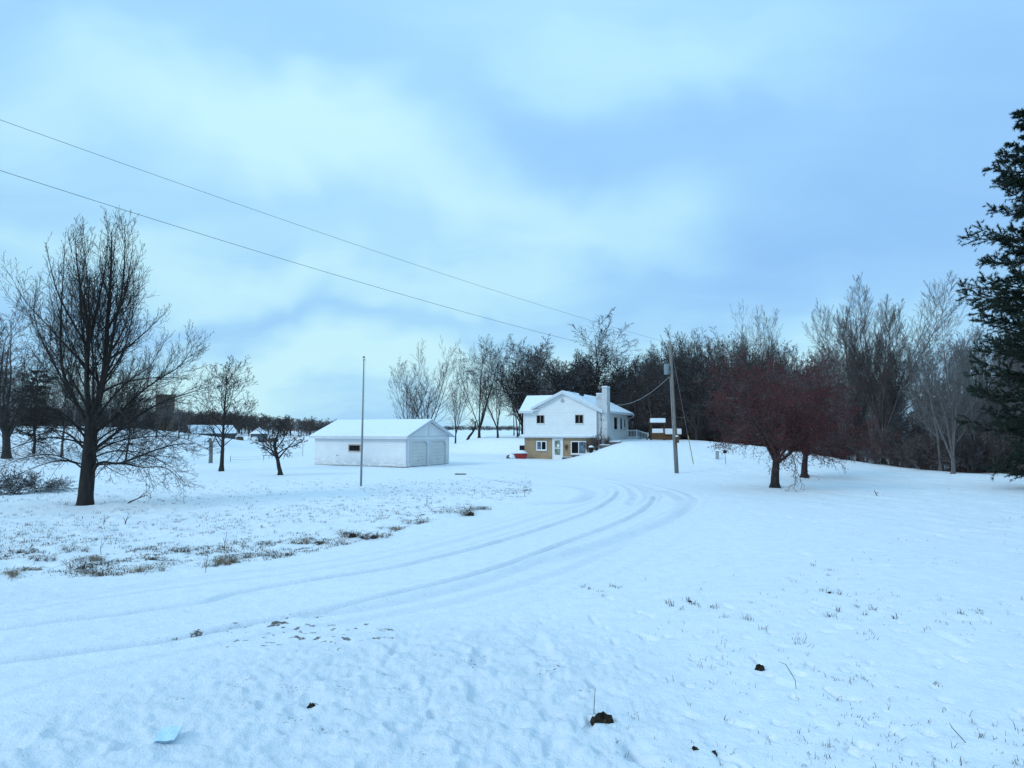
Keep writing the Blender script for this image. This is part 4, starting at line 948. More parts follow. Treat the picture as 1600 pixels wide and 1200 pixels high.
# red plastic boat-shaped tub
x, y = W(815, 716.5, .1)
e = empty('tub', (x, y, hz(x, y)), R(-8), 'red plastic tub heaped with snow at the left corner of the house', 'tub')
q = MB(); q.prism([(-1.2, -.35, .42), (-.55, -.35, .02), (.45, -.35, .0), (.62, -.35, .58), (-1.2, -.35, .50)], (0, .8, 0)); q.build('hull', 'red', e, bevel=.04)
q = MB(); q.box(-1.22, .68, -.40, .50, .585, .64); q.build('rim', 'white', e, bevel=.02)
MB().blob((-.05, .05, .66), (.6, .38, .26), 14, 8, .06, 2).build('snow_cover', 'snow', e, smooth=True)
x2, y2 = W(797.5, 718, 0)
e = empty('snowy_stone', (x2, y2, hz(x2, y2)), 0, 'dark rounded stone half buried in snow left of the red tub', 'stone')
MB().blob((0, 0, .1), (.48, .3, .34), 12, 7, .08, 5).build('stone', 'stone', e, smooth=True); MB().blob((.15, -.03, .2), (.4, .32, .30), 12, 7, .06, 6).build('snow_cover', 'snow', e, smooth=True)
x3, y3 = W(817, 712, .1); y3 += .5
o = MB().box(-.5, .5, -.3, .3, -.1, .72).build('storage_box', 'black', None, (x3 + .1, y3, hz(x3, y3)), bevel=.04); tag(o, 'black storage box behind the red tub', 'box')
MB().box(-.48, .48, -.28, .28, .723, .78).build('snow_cover', 'snow', o, bevel=.03)

# ------------------------------------------------------------------ garage
G = empty('garage', (-9.0, 58.4, hz(-9, 58.4) - .05), R(-27.2), 'white sided garage with two grey doors and a snowy gable roof', 'garage')
LW, GW, EZ, RZ = 10.3, 6.7, 2.72, 4.06
w = MB(); w.box(-LW, 0, 0, .15, .10, EZ); w.box(-LW, 0, GW - .15, GW, .10, EZ); w.box(-LW, -LW + .15, .15, GW - .15, .10, EZ)
w.prism([(-LW, .0, EZ), (-LW, GW, EZ), (-LW, GW / 2, RZ - .08)], (.15, 0, 0)); w.prism([(0, .0, EZ), (0, GW, EZ), (0, GW / 2, RZ - .08)], (-.15, 0, 0))
w.box(-.15, 0, .15, .55, .1, EZ); w.box(-.15, 0, 3.15, 3.55, .1, EZ); w.box(-.15, 0, 6.15, 6.55, .1, EZ); w.box(-.15, 0, .55, 3.15, 2.30, EZ); w.box(-.15, 0, 3.55, 6.15, 2.30, EZ)
w.build('wall', 'siding_old', G)
MB().box(-LW + .05, -.05, .04, GW - .04, -.4, .10).build('gap_shade', 'black', G)  # black block stands in for the shaded gap under the walls
oh = .38; fz = EZ - (RZ - EZ) / (GW / 2) * oh
r = MB()
r.slab([(-LW - .35, -oh, fz), (.38, -oh, fz), (.38, GW / 2, RZ), (-LW - .35, GW / 2, RZ)], .09); r.slab([(-LW - .35, GW / 2, RZ), (.38, GW / 2, RZ), (.38, GW + oh, fz), (-LW - .35, GW + oh, fz)], .09)
rg = r.build('roof', 'trim', G)
r = MB()
nseg = 8
def gsl(y): return RZ - abs(y - GW / 2) * (RZ - fz) / (GW / 2 + oh) + .093
r.slab([(-LW - .33, -oh + .02, gsl(-oh + .02)), (.36, -oh + .02, gsl(-oh + .02)), (.36, GW / 2, gsl(GW / 2)), (-LW - .33, GW / 2, gsl(GW / 2))], .09)
r.slab([(-LW - .33, GW / 2 + .003, gsl(GW / 2)), (.36, GW / 2 + .003, gsl(GW / 2)), (.36, GW + oh - .02, gsl(GW + oh)), (-LW - .33, GW + oh - .02, gsl(GW + oh))], .09)
r.build('snow_cover', 'snow', rg, bevel=.03)
r = MB(); r.beam((.36, -oh, fz - .0), (.36, GW / 2, RZ - .02), .04, .14); r.beam((.36, GW + oh, fz), (.36, GW / 2, RZ - .02), .04, .14); r.box(-LW - .3, .33, -oh - .02, -oh + .02, fz - .10, fz + .02)
r.build('fascia', 'trim', rg)
r = MB(); r.box(.003, .04, .02, .12, .1, EZ); r.box(.003, .04, GW - .12, GW - .02, .1, EZ); r.box(.003, .035, .12, GW - .12, EZ - .10, EZ); r.box(.003, .03, GW / 2 - .05, GW / 2 + .05, EZ, RZ - .12); r.box(-.1, .02, -.03, -.003, .1, EZ - .1)
r.build('corner_trim', 'trim', G)
for y0, y1, lb in ((.55, 3.15, None), (3.55, 6.15, None)):
    d = MB().box(-.12, -.06, y0, y1, .02, 2.30).build('garage_door', 'door_panel', G)
    tr_ = MB(); c = .30
    for a, s1 in ((y0, 1), (y1, -1)):
        tr_.prism([(.003, a - s1 * .10, .05), (.003, a + s1 * .03, .05), (.003, a + s1 * .03, 2.25 - c), (.003, a + s1 * (.03 + c), 2.25), (.003, a + s1 * (.03 + c), 2.40), (.003, a - s1 * .10, 2.40)], (.035, 0, 0))
    tr_.box(.003, .038, y0 + .33, y1 - .33, 2.25, 2.40); tr_.build('door_surround', 'trim', d)
    MB().box(-.06, -.03, (y0 + y1) / 2 - .08, (y0 + y1) / 2 + .08, .55, .60).build('handle', 'galv', d)
window(G, -6.3, -4.88, 1.30, 1.98, 0, 1, 'trim_tan', 'glass', .10, sill=False)
MB().tube([(-7.6, -.03, .95), (-7.6, .0, .95)], .05, 8).build('outlet', 'black', G)

# ------------------------------------------------------------------ poles, wires
FX, FY = W(564, 759)
e = empty('flagpole', (FX, FY, hz(FX, FY)), 0, 'thin grey metal flagpole without a flag in front of the garage', 'flagpole')
MB().tube([(0, 0, -.2), (.02, 0, 2.4), (.06, 0, 7.35)], [.062, .055, .030], 10).build('pole', 'pole_metal', e, smooth=True)
MB().blob((.06, 0, 7.45), (.075, .075, .075), 10, 6, 0).build('ball', 'pole_metal', e, smooth=True)
MB().tube([(.0, -.03, 7.30), (.17, -.03, 7.30)], .03, 8).build('truck', 'galv', e)
MB().tube([(.08, -.08, 1.0), (.11, -.05, 4), (.15, -.03, 7.28)], .006, 4).build('halyard', 'wire_pale', e)
MB().beam((.06, -.07, 1.05), (.06, -.07, 1.2), .05).build('cleat', 'galv', e)
UX, UY = W(1057.5, 740)
TL = -.035
e = empty('utility_pole', (UX, UY, hz(UX, UY) - .1), 0, 'weathered wooden utility pole with a transformer beside the drive', 'utility pole')
def up(z, dx=0, dy=0): return (TL * z + dx, dy, z)
MB().tube([up(0), up(3), up(6), up(9.85)], [.155, .14, .125, .10], 12).build('pole', 'grey_wood', e, smooth=True)
MB().lathe([(.02, 0), (.17, .01), (.20, .04), (.20, .70), (.21, .73), (.17, .78), (.05, .80)], up(7.40, -.38, -.05), 14).build('transformer', 'xfmr', e, smooth=True)
MB().beam(up(7.6), up(7.6, -.30), .08).beam(up(8.1), up(8.1, -.30), .08).build('bracket', 'galv', e)
MB().beam(up(9.55), up(9.55, -.62), .07, .09).build('insulator_arm', 'galv', e)
q = MB().lathe([(.03, 0), (.07, .04), (.05, .08), (.08, .12), (.05, .16), (.09, .2), (.05, .26), (.06, .34)], up(9.55, -.62), 10); q.lathe([(.03, 0), (.06, .08), (.05, .25)], up(9.15, -.66), 8)
q.build('insulator', 'xfmr', e, smooth=True)
MB().tube([up(.2, -.16, -.08), up(7.2, -.15, -.06)], .028, 6).build('ground_conduit', 'wire_pale', e)
q = MB(); q.box(*(TL * 2.4 - .02, TL * 2.4 + .22, -.30, -.16, 2.35, 2.75)); q.tube([up(2.75, .1, -.22), up(3.4, .1, -.18)], .03); q.tube([up(2.0, .02, -.2), up(2.3, -.05, -.26), up(2.6, .1, -.24)], .03); q.build('meter_box', 'dark_wood', e)
MB().blob(up(2.83, .1, -.22), (.12, .09, .06), 10, 6, .1).build('snow_cover', 'snow', e)
BX, BY, BZ = UX, UY, hz(UX, UY) - .1
def pw(z, dx=0, dy=0): a = up(z, dx, dy); return (BX + a[0], BY + a[1], BZ + a[2])
def cable(name, a, b, sag, rad, mat, label, n=48, ext=0):
    a, b = Vector(a), Vector(b); pts = []
    for i in range(n + 1):
        t = i / n; p = a.lerp(b, t); p.z -= sag * 4 * t * (1 - t); pts.append(p)
    return tag(MB().tube(pts, rad, 5).build(name, mat), label, 'cable')
def skyp(px, py, Y): return ((px - 800) / F * Y, Y, top_z(py, Y))
def far_end(p, q, k): p, q = Vector(p), Vector(q); return q + (q - p) * k
A1, B1 = pw(9.93, -.62), skyp(0, 183 - 23, 20)
A2, B2 = pw(8.35, -.42, -.05), skyp(0, 264 - 31, 20)
cable('power_line', A1, far_end(A1, B1, .35), .55, .0075, 'wire', 'upper overhead power line running from the pole top to the left')
cable('power_line', A2, far_end(A2, B2, .35), .75, .009, 'wire', 'lower overhead power line running from the transformer to the left')
cable('service_cable', pw(7.25, -.2, -.1), hw(.35, 2.2, 6.3), 1.05, .016, 'wire_pale', 'sagging pale service cable from the pole to the house roof')
g1 = W(1084, 734.5); gp = Vector((g1[0], g1[1], hz(*g1))); gt_ = Vector(pw(9.2, .1))
e = empty('guy_wire', gp, 0, 'slanting guy wire with a yellow guard anchored right of the utility pole', 'guy wire')
MB().tube([(0, 0, -.1), tuple(gt_ - gp)], .009, 5).build('wire', 'wire_pale', e)
MB().tube([tuple((gt_ - gp) * .015), tuple((gt_ - gp) * .27)], .034, 8).build('guard', 'yellow', e)
x, y = W(1121, 722, .5); y = min(y, 62)
o = MB().box(-.13, .13, -.1, .1, -.1, .62).box(-.15, .15, -.12, .12, .62, .68).build('utility_pedestal', 'galv', None, (x, y, hz(x, y)), bevel=.02); tag(o, 'short grey pedestal box in the snow right of the pole', 'pedestal')
x, y = W(1134, 724, .5); e = empty('bird_feeder', (x, y, hz(x, y)), 0, 'thin garden stake with a small dark feeder in front of the red tree', 'bird feeder')
MB().tube([(0, 0, -.1), (-.05, 0, .85)], .018, 6).build('stake', 'dark_wood', e)
q = MB(); q.box(-.17, .07, -.09, .09, .85, 1.02); q.prism([(-.2, -.12, 1.02), (.1, -.12, 1.02), (-.05, -.12, 1.14)], (0, .24, 0)); q.build('feeder', 'black', e)
# board in the snow
x, y = W(719.5, 741.5); e = empty('plank', (x, y, hz(x, y)), R(-4), 'short grey plank lying in the snow in front of the garage doors', 'plank')
MB().box(-.4, .4, -.08, .08, .0, .09).build('board', 'dark_wood', e, bevel=.01); MB().box(-.39, .38, -.05, .08, .092, .12).build('snow_cover', 'snow', e, bevel=.01)
# stub post, fence
x, y = W(329, 724); e = empty('broken_trunk', (x, y, hz(x, y) - .1), 0, 'grey bare trunk stub left of the small oval tree', 'tree stump')
MB().tube([(0, 0, 0), (.02, 0, 1), (-.03, 0, 2.0), (-.1, 0, 2.5)], [.20, .17, .16, .10], 9).build('trunk', 'grey_wood', e); MB().tube([(-.03, 0, 1.8), (.25, .05, 2.3), (.3, .1, 2.6)], [.08, .06, .03], 7).tube([(-.03, 0, 1.8), (-.3, -.1, 2.3)], [.07, .03], 7).build('branches', 'grey_wood', e)
e = empty('wire_fence', (-23, 60, 0), 0, 'low sagging wire fence across the field behind the small trees', 'fence')
fp = [W(360, 722), W(412, 719.5), W(452, 716), W(473, 713)]
for (x, y) in fp: MB().tube([(x + 23, y - 60, hz(x, y) - .1), (x + 23, y - 60, hz(x, y) + (.6 if (x, y) != fp[-1] else 1.4))], .03, 6).build('post', 'grey_wood', e)
for dz in (.25, .5):
    q = []
    for (a, b_) in zip(fp[:-1], fp[1:]):
        for t in np.linspace(0, 1, 6): xx = a[0] + (b_[0] - a[0]) * t; yy = a[1] + (b_[1] - a[1]) * t; q.append((xx + 23, yy - 60, hz(xx, yy) + dz - .1 * 4 * t * (1 - t)))
    MB().tube(q, .012, 4).build('wire', 'wire_pale', e)

# ------------------------------------------------------------------ play tower and low shed on the rise
tx, ty = (1027 - 800) / F * 80, 80.0
e = empty('play_tower', (tx, ty, hz(tx, ty) - .1), R(-6), 'wooden play tower with a small snowy roof and ladder beyond the porch', 'play tower')
q = MB()
for sx in (-.75, .75):
    for sy in (-.6, .6): MB().beam((sx, sy, 0), (sx, sy, 2.15), .10).build('post', 'dark_wood', e)
MB().box(-.8, .8, -.65, .65, .62, .75).build('platform', 'brown_wood', e)
MB().box(-.8, .8, -.68, -.64, .2, .60).box(-.8, .8, -.68, -.64, .78, .95).build('side_boards', 'brown_wood', e)
r_ = MB(); r_.slab([(-.95, -.8, 2.05), (.85, -.8, 2.05), (.95, .0, 2.50), (-.85, .0, 2.50)], .06); r_.slab([(-.85, 0, 2.50), (.95, 0, 2.50), (.85, .8, 2.05), (-.95, .8, 2.05)], .06); ro = r_.build('roof', 'dark_wood', e)
r_ = MB(); r_.slab([(-.93, -.78, 2.125), (.83, -.78, 2.125), (.93, .0, 2.565), (-.83, .0, 2.565)], .10); r_.slab([(-.83, .003, 2.565), (.93, .003, 2.565), (.83, .78, 2.125), (-.93, .78, 2.125)], .10); r_.build('snow_cover', 'snow', ro, bevel=.02)
q = MB(); q.beam((-.85, -.3, .8), (-1.35, -.3, 0), .07); q.beam((-.85, .1, .8), (-1.35, .1, 0), .07)
for k in range(1, 4): q.beam((-1.35 + k * .13, -.3, k * .2), (-1.35 + k * .13, .1, k * .2), .05)
q.beam((-.8, -.6, 1.5), (-1.2, -.6, 1.0), .06); q.build('ladder', 'dark_wood', e)
tx, ty = (1042 - 800) / F * 83, 83.0
e = empty('low_shed', (tx, ty, hz(tx, ty) - .1), R(-14), 'low brown shed with a snow covered roof behind the utility pole', 'shed')
MB().box(-1.7, 1.55, -.5, .5, 0, .72).prism([(1.55, -.5, .72), (1.55, .5, .72), (1.55, 0, 1.22)], (-.1, 0, 0)).build('wall', 'brown_wood', e)
MB().prism([(1.56, -.55, 0), (1.56, .55, 0), (1.56, .55, .75), (1.56, 0, 1.3), (1.56, -.55, .75)], (.05, 0, 0)).build('end_wall', 'black', e)
r_ = MB(); r_.slab([(-1.8, -.62, .66), (1.7, -.62, .66), (1.7, 0, 1.30), (-1.8, 0, 1.30)], .05); r_.slab([(-1.8, 0, 1.30), (1.7, 0, 1.30), (1.7, .62, .66), (-1.8, .62, .66)], .05); ro = r_.build('roof', 'dark_wood', e)
r_ = MB(); r_.slab([(-1.78, -.6, .735), (1.68, -.6, .735), (1.68, 0, 1.355), (-1.78, 0, 1.355)], .08); r_.slab([(-1.78, .003, 1.355), (1.68, .003, 1.355), (1.68, .6, .735), (-1.78, .6, .735)], .08); r_.build('snow_cover', 'snow', ro, bevel=.02)

# ------------------------------------------------------------------ farm buildings far left
Y = 118.0; x = (338 - 800) / F * Y; z = top_z(691, Y)
e = empty('barn', (x, Y, min(z, hz(x, Y))), R(38), 'low weathered grey barn with a dark open bay across the left field', 'barn')
e.location.z = z
MB().box(-4.3, 2.5, -3, 3, -1.5, 1.55).prism([(-4.3, -3, 1.55), (-4.3, 3, 1.55), (-4.3, 0, 2.75)], (.12, 0, 0)).prism([(2.5, -3, 1.55), (2.5, 3, 1.55), (2.5, 0, 2.75)], (-.12, 0, 0)).build('wall', 'barn_grey', e)
MB().box(-4.36, -4.303, -2.0, 2.2, .1, 1.35).build('open_bay', 'black', e)
MB().box(-2.6, -1.2, -3.05, -3.003, .0, 1.2).box(.2, 1.4, -3.05, -3.003, .0, .7).build('barn_door', 'dark_wood', e)
r_ = MB(); r_.slab([(-4.7, -3.4, 1.42), (2.9, -3.4, 1.42), (2.9, 0, 2.8), (-4.7, 0, 2.8)], .08); r_.slab([(-4.7, 0, 2.8), (2.9, 0, 2.8), (2.9, 3.4, 1.42), (-4.7, 3.4, 1.42)], .08); ro = r_.build('roof', 'barn_grey', e)
r_ = MB(); r_.slab([(-4.6, -3.35, 1.52), (2.85, -3.35, 1.52), (2.85, 0, 2.885), (-4.6, 0, 2.885)], .10); r_.build('snow_cover', 'snow', ro, bevel=.03)
x = (406 - 800) / F * 122; z = top_z(690, 122)
e = empty('grain_bin', (x, 122, z), 0, 'small round metal grain bin with a conical snowy roof beside the barn', 'grain bin')
MB().lathe([(1.42, -1.5), (1.42, .5), (1.45, .52), (1.42, .54), (1.42, 1.0), (1.45, 1.02), (1.42, 1.04), (1.42, 1.45)], k=22).build('wall', 'barn_grey', e)
MB().lathe([(1.62, 1.40), (.2, 2.45), (.1, 2.5)], k=22).build('roof', 'snow', e); MB().lathe([(.10, 2.48), (.12, 2.62), (.02, 2.66)], k=10).build('cap', 'galv', e)
for (px, w_, h_, mt, lb) in [(399, .9, .7, 'white', 'small white tank in front of the grain bin'), (428, 1.6, .5, 'dark_wood', 'dark heap of boards right of the grain bin'), (376, 1.0, .8, 'dark_wood', 'dark crate between barn and grain bin')]:
    x = (px - 800) / F * 116; o = MB().box(-w_ / 2, w_ / 2, -.4, .4, 0, h_).box(-w_ / 2 + .1, w_ / 2 - .1, -.3, .3, h_, h_ + .1).build('farm_box', mt, None, (x, 116, top_z(690, 116) - .05), bevel=.08); tag(o, lb, 'box')
    MB().box(-w_ / 2 + .12, w_ / 2 - .12, -.28, .28, h_ + .103, h_ + .17).build('snow_cover', 'snow', o, bevel=.02)
x = (258 - 800) / F * 112; zb = hz(x, 112); zt = top_z(617, 112) - zb
e = empty('silo', (x, 112, zb), 0, 'old brown round silo behind the big bare tree', 'silo')
pr = [(1.42, -1)]
for k in range(12): zz = zt * (k + 1) / 13; pr += [(1.42, zz - .03), (1.46, zz - .02), (1.46, zz + .02), (1.42, zz + .03)]
MB().lathe(pr + [(1.42, zt - .2), (1.5, zt - .15), (1.5, zt), (1.3, zt), (1.3, zt - .4)], k=24).build('wall', 'silo_brown', e)
MB().box(-.25, .25, -1.6, -1.4, .2, zt - 1).build('chute', 'dark_wood', e)

# ------------------------------------------------------------------ grass, weeds and ground litter
def blades(name, pts, hmin, hmax, wdt, per, spread, lean, mat, label, seed, zoff=-.02):
    rn = np.random.RandomState(seed); pts = np.array(pts); P = np.repeat(pts, per, 0); n = len(P)
    P = P + np.c_[rn.normal(0, spread, (n, 2)) * 1.0, np.zeros(n)][:, :3] if P.shape[1] == 3 else P
    z = land(P[:, 0], P[:, 1]) + rough(P[:, 0], P[:, 1])[0] + zoff
    h = rn.uniform(hmin, hmax, n) * np.repeat(rn.uniform(.5, 1.2, len(pts)), per)
    a = rn.uniform(0, 6.28, n); ld = rn.uniform(0, 6.28, n); lm = np.abs(rn.normal(0, lean, n))
    b0 = np.stack([P[:, 0], P[:, 1], z], 1); w_ = np.stack([np.cos(a), np.sin(a), 0 * a], 1) * (wdt * rn.uniform(.6, 1.3, n))[:, None]
    up1 = np.stack([np.cos(ld) * lm * h * .4, np.sin(ld) * lm * h * .4, h * .6], 1); up2 = np.stack([np.cos(ld) * lm * h * 1.2, np.sin(ld) * lm * h * 1.2, h * (1 - .35 * np.minimum(lm, 1.5))], 1)
    V = np.stack([b0 - w_, b0 + w_, b0 + up1 + w_ * .7, b0 + up1 - w_ * .7, b0 + up2], 1).reshape(-1, 3)
    k = np.arange(n)[:, None, None] * 5; Fq = (k + np.array([[0, 1, 2], [0, 2, 3], [3, 2, 4]])[None]).reshape(-1, 3)
    return tag(link(name, np_mesh(name, V, Fq, 3), M[mat]), label, kind='stuff')
nr = np.random.RandomState(12)
def sample_meadow(n, strip, patch=1.0, thr=.5):
    out = []
    while len(out) < n:
        px = nr.uniform(-80, 830, 4000); yb = np.interp(px, edge_px[:, 0], edge_px[:, 1])
        if strip: py = yb - np.abs(nr.normal(0, 1, 4000)) * (14 + 14 * (px < 400)) - 2
        else: py = yb - nr.uniform(0, 1, 4000) ** .8 * (yb - 748)
        q = CAMH * F / np.maximum(py - HZ, 5); X = (px - 800) / F * q; Yy = q
        ok = (vnoise(X / 2.3 + 5, Yy / 2.3) * .36 + vnoise(X / .7, Yy / .7) * .36 + nr.rand(4000) * .28) > thr
        ok &= (py > 742) & (py < yb - 1)
        out += list(np.stack([X, Yy, X * 0], 1)[ok])
    return np.array(out[:n])
blades('dry_grass', sample_meadow(2600, False, thr=.50), .03, .14, .006, 6, .05, .7, 'weed', 'short dead grass poking through the snow of the left meadow', 1)
blades('grass_strip', sample_meadow(420, True, thr=.54), .04, .16, .0035, 7, .05, .9, 'straw', 'straw coloured grass along the left edge of the drive', 2)
blades('dark_weeds', sample_meadow(1500, True, thr=.52), .02, .10, .008, 8, .05, 1.1, 'weed', 'dark matted weeds along the left edge of the drive', 3)
# right-hand field
def sample_right(n, f):
    out = []
    while len(out) < n:
        px = nr.uniform(900, 1640, 3000); py = nr.uniform(765, 1195, 3000); q = CAMH * F / (py - HZ); X = (px - 800) / F * q
        w_ = ss(900 + 0, 1500, px) * .8 + .2; ok = (nr.rand(3000) < w_ * f) & (vnoise(X / 3 + 2, q / 3) > .45) & (px > 1000 + (900 - py) * .2)
        out += list(np.stack([X, q, X * 0], 1)[ok])
    return np.array(out[:n])
blades('grass_sprigs', sample_right(420, .8), .03, .12, .0035, 4, .035, .8, 'weed', 'scattered dead grass sprigs in the snow of the right hand field', 4)
fg = [W(a, b_) for a, b_ in [(912, 918), (920, 921), (940, 926), (943, 932), (958, 917), (966, 919), (1045, 944), (1049, 948), (1075, 940), (1081, 945), (1087, 946), (1113, 952), (1120, 950), (1133, 966), (1164, 968), (1171, 970), (1190, 985), (1064, 954), (1270, 885), (1295, 892), (1293, 900), (1295, 928), (1310, 956), (1312, 930), (1285, 925), (1296, 965), (1500, 960), (1504, 962), (1340, 950), (1366, 955), (1398, 968), (1532, 960), (1530, 955), (1245, 1008), (1466, 1070), (1346, 1060), (1300, 965), (1352, 962)]]
blades('verge_sprigs', [(x, y, 0) for x, y in fg], .04, .14, .0045, 12, .035, .8, 'weed', 'small clumps of dead grass in the snow right of the drive', 5)
ch_ = [W(a, b_) for a, b_ in zip(nr.uniform(260, 620, 150), nr.uniform(955, 1040, 150))]
blades('gravel_weeds', [(x, y, 0) for x, y in ch_], .01, .035, .004, 6, .03, 1.2, 'weed', 'specks of dead grass and gravel where wheels scraped the snow', 6)
# tall single stems
def zs(x, y): return hz(x, y) + float(rough(np.array([x]), np.array([y]))[0][0])
def twig(name, px, py, tops, r, mat, lb, cat='weed'):
    x, y = W(px, py); z = zs(x, y); k = 1.0 * y / F; q = MB()
    for t in tops:
        q.tube([(a * k, .02 * i, b_ * k) for i, (a, b_) in enumerate([(0, -2)] + list(t))], [r] * (len(t)) + [r * .5], 5)
    return tag(q.build(name, mat, None, (x, y, z)), lb, cat)
twig('weed_stem', 928, 1119, [[(1, 16), (3, 36)]], .0045, 'weed', 'thin upright dead stem beside the dark bare soil patch at the bottom')
twig('weed_stem', 1244, 1075, [[(0, 12), (-4, 20), (-12, 34), (-22, 38)]], .004, 'weed', 'thin bent dead stem arching over the snow right of the small soil clod')
twig('weed_stem', 1511, 1162, [[(-8, 8), (-18, 20), (-20, 26)]], .004, 'weed', 'thin leaning dead stem near the lower right corner')
twig('fallen_branch', 196, 788, [[(8, 3), (20, 8), (34, 13)], [(20, 8), (28, 16)]], .02, 'bark_dark', 'fallen bent branch on the snow right of the big tree trunk', 'branch')
twig('weed_stem', 321, 895, [[(0, 12), (1, 24), (0, 36)], [(1, 16), (4, 28)]], .004, 'weed', 'tall upright dead weed at the meadow edge left of the drive')
twig('weed_stem', 158, 868, [[(-2, 10), (-1, 26)], [(-2, 8), (4, 22)]], .006, 'weed', 'dead weed standing above the grass near the lower left of the meadow')
twig('weed_stem', 162, 819, [[(0, 8), (-1, 16)], [(0, 4), (4, 12)]], .01, 'weed', 'small dead weed in the snow in front of the big tree')
twig('weed_stem', 195, 822, [[(2, 8), (5, 16)], [(0, 4), (-4, 10)], [(2, 7), (8, 12)]], .01, 'weed', 'bushier dead weed in front of the big tree, right of its trunk')
twig('weed_stem', 350, 860, [[(1, 14), (3, 30)], [(1, 10), (-3, 20)]], .008, 'weed', 'dead weed rising above the straw tussock by the drive')
twig('weed_stem', 667, 790, [[(0, 8), (0, 15)]], .014, 'weed', 'single dead stalk in the snow in front of the garage corner')
twig('weed_stem', 820, 776, [[(0, 6), (-2, 14)], [(0, 6), (3, 10)]], .012, 'weed', 'dead weed at the inner tip of the meadow by the bend')
twig('fallen_branch', 1372, 778, [[(-3, 4), (-5, 9)], [(-3, 4), (2, 5)]], .02, 'bark_dark', 'short forked stick in the snow right of the red trees', 'branch')
# tussocks and soil clods as single things
def clod(px, py, r, lb, tuft=0, mat='weed', soil=True, seed=0, name='soil_patch', cat='soil patch'):
    x, y = W(px, py); z = zs(x, y); e = empty(name, (x, y, z), 0, lb, cat)
    if soil:
        MB().blob((0, 0, -.01), (r, r * .8, r * .95) if not tuft > 20 else (r * .6, r * .5, r * .45), 14, 7, .35, seed).build('soil', 'soil', e)
    if tuft:
        rn = random.Random(seed); q = MB(); hearts = [(0, 0)] + ([(rn.gauss(0, r * 1.5), rn.gauss(0, r * .8)) for _ in range(5)] if tuft > 20 else [])
        for i in range(tuft):
            a = rn.uniform(0, 6.28); l = r * rn.uniform(.4, 1.5); hc = rn.choice(hearts); s0 = (hc[0] + rn.gauss(0, r * .22), hc[1] + rn.gauss(0, r * .2), -.01); o_ = rn.uniform(.5, 1.9)
            q.tube([s0, (s0[0] + math.cos(a) * l * .3 * o_, s0[1] + math.sin(a) * l * .3 * o_, l * .6), (s0[0] + math.cos(a) * l * o_, s0[1] + math.sin(a) * l * o_, l * (.80 - .36 * o_))], [.0035, .003, .0012], 3, False)
        q.build('grass', mat, e)
    return e
clod(942, 1130, .115, 'dark bare soil patch broken through the snow at the bottom centre', 14, 'weed', seed=3)
clod(1188, 1046, .07, 'small dark soil clod in the snow right of centre', 8, 'weed', seed=5)
clod(487, 1102, .045, 'small dark tuft in the snow at the lower left of centre', 16, 'weed', seed=7)
clod(1086, 1172, .035, 'small soil clod at the bottom edge, left one of a pair', 8, seed=9)
clod(1116, 1176, .03, 'tiny soil clod at the bottom edge, right one of a pair', 6, seed=10)
clod(1296, 928, .035, 'dark tuft with a snow cap in the right hand field', 14, seed=12)
clod(1078, 942, .035, 'dark tuft of grass right of the drive, at the head of a row', 14, seed=13)
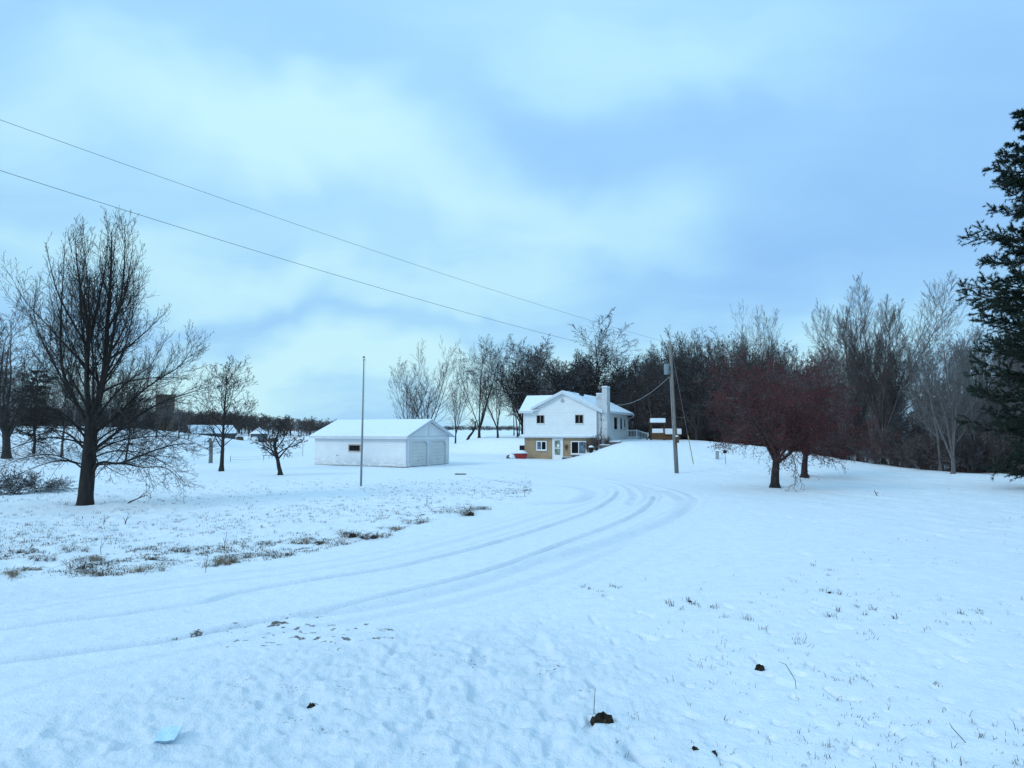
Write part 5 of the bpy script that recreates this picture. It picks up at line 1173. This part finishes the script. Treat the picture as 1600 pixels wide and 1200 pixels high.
TU = [(345, 876, .26, 'straw', 1, 'pale straw tussock by the drive below the fallen weed'), (352, 884, .16, 'straw', 0, 'small straw tussock just below the pale one'), (471, 850, .30, 'straw', 1, 'largest straw tussock on the bend left of the drive'),
      (551, 848, .22, 'weed', 1, 'dark tussock at the drive edge, left of a pair'), (583, 843, .24, 'weed', 1, 'dark tussock at the drive edge, right of a pair'), (566, 845, .18, 'weed', 1, 'dark tussock squeezed between a pair at the drive edge'),
      (221, 893, .20, 'straw', 1, 'low straw tussock at the drive edge on the left'), (240, 882, .13, 'weed', 1, 'dark little tussock above the low straw one'), (282, 866, .15, 'weed', 1, 'dark tussock midway along the meadow edge'),
      (70, 884, .18, 'weed', 1, 'dark tussock near the left end of the grass strip'), (46, 896, .17, 'straw', 1, 'straw tussock at the lower left end of the grass strip'), (124, 896, .16, 'weed', 1, 'dark flat tussock near the drive edge on the far left'),
      (143, 878, .19, 'straw', 1, 'fuzzy straw tussock on the left of the meadow edge'), (382, 873, .16, 'weed', 1, 'dark tussock just right of the pale straw pair'), (12, 902, .2, 'straw', 1, 'straw tussock at the very left edge of the picture'),
      (50, 870, .2, 'weed', 1, 'dark tussock higher up at the far left'), (108, 864, .18, 'weed', 1, 'dark tussock higher up in the left meadow'), (760, 800, .25, 'weed', 1, 'dark tussock near the inner end of the meadow'),
      (735, 806, .28, 'weed', 1, 'dark broad tussock near the inner end of the meadow'), (656, 822, .22, 'weed', 1, 'dark tussock on the drive edge in front of the flagpole'), (612, 828, .2, 'straw', 1, 'straw tussock on the drive edge below the flagpole'),
      (420, 856, .14, 'weed', 1, 'little dark tussock left of the largest straw one'), (500, 853, .13, 'weed', 1, 'little dark tussock right of the largest straw one')]
for i, (px, py, r, mt, so_, lb) in enumerate(TU):
    r *= (.6, .9, .7, 1.0, .75)[i % 5]; py -= (0, 4, 1, 6, 2, 3)[i % 6]
    clod(px, py, r, lb, 110 if mt == 'straw' else 80, mt, i in (3, 4, 5, 18), 20 + i, 'grass_tussock', 'tussock')
# pale blue sheet
x, y = W(264, 1156); e = empty('plastic_sheet', (x, y, zs(x, y) + .02), R(8), 'small square pale blue plastic sheet lying on the snow at the lower left', 'plastic sheet')
q = MB(); n = 6; vs = []
for i in range(n):
    for j in range(n): vs.append((-.10 + .2 * i / (n - 1) - .02 * j / n, -.16 + .32 * j / (n - 1), .02 + .005 * math.sin(i * 1.7 + j) + .02 * j / n))
vs += [(a, b_, c - .012) for a, b_, c in vs]
fs = [(i * n + j, (i + 1) * n + j, (i + 1) * n + j + 1, i * n + j + 1) for i in range(n - 1) for j in range(n - 1)]; fs += [tuple(q_ + n * n for q_ in f[::-1]) for f in fs]
q.add(vs, fs); o = q.build('sheet', 'blue_sheet', e)
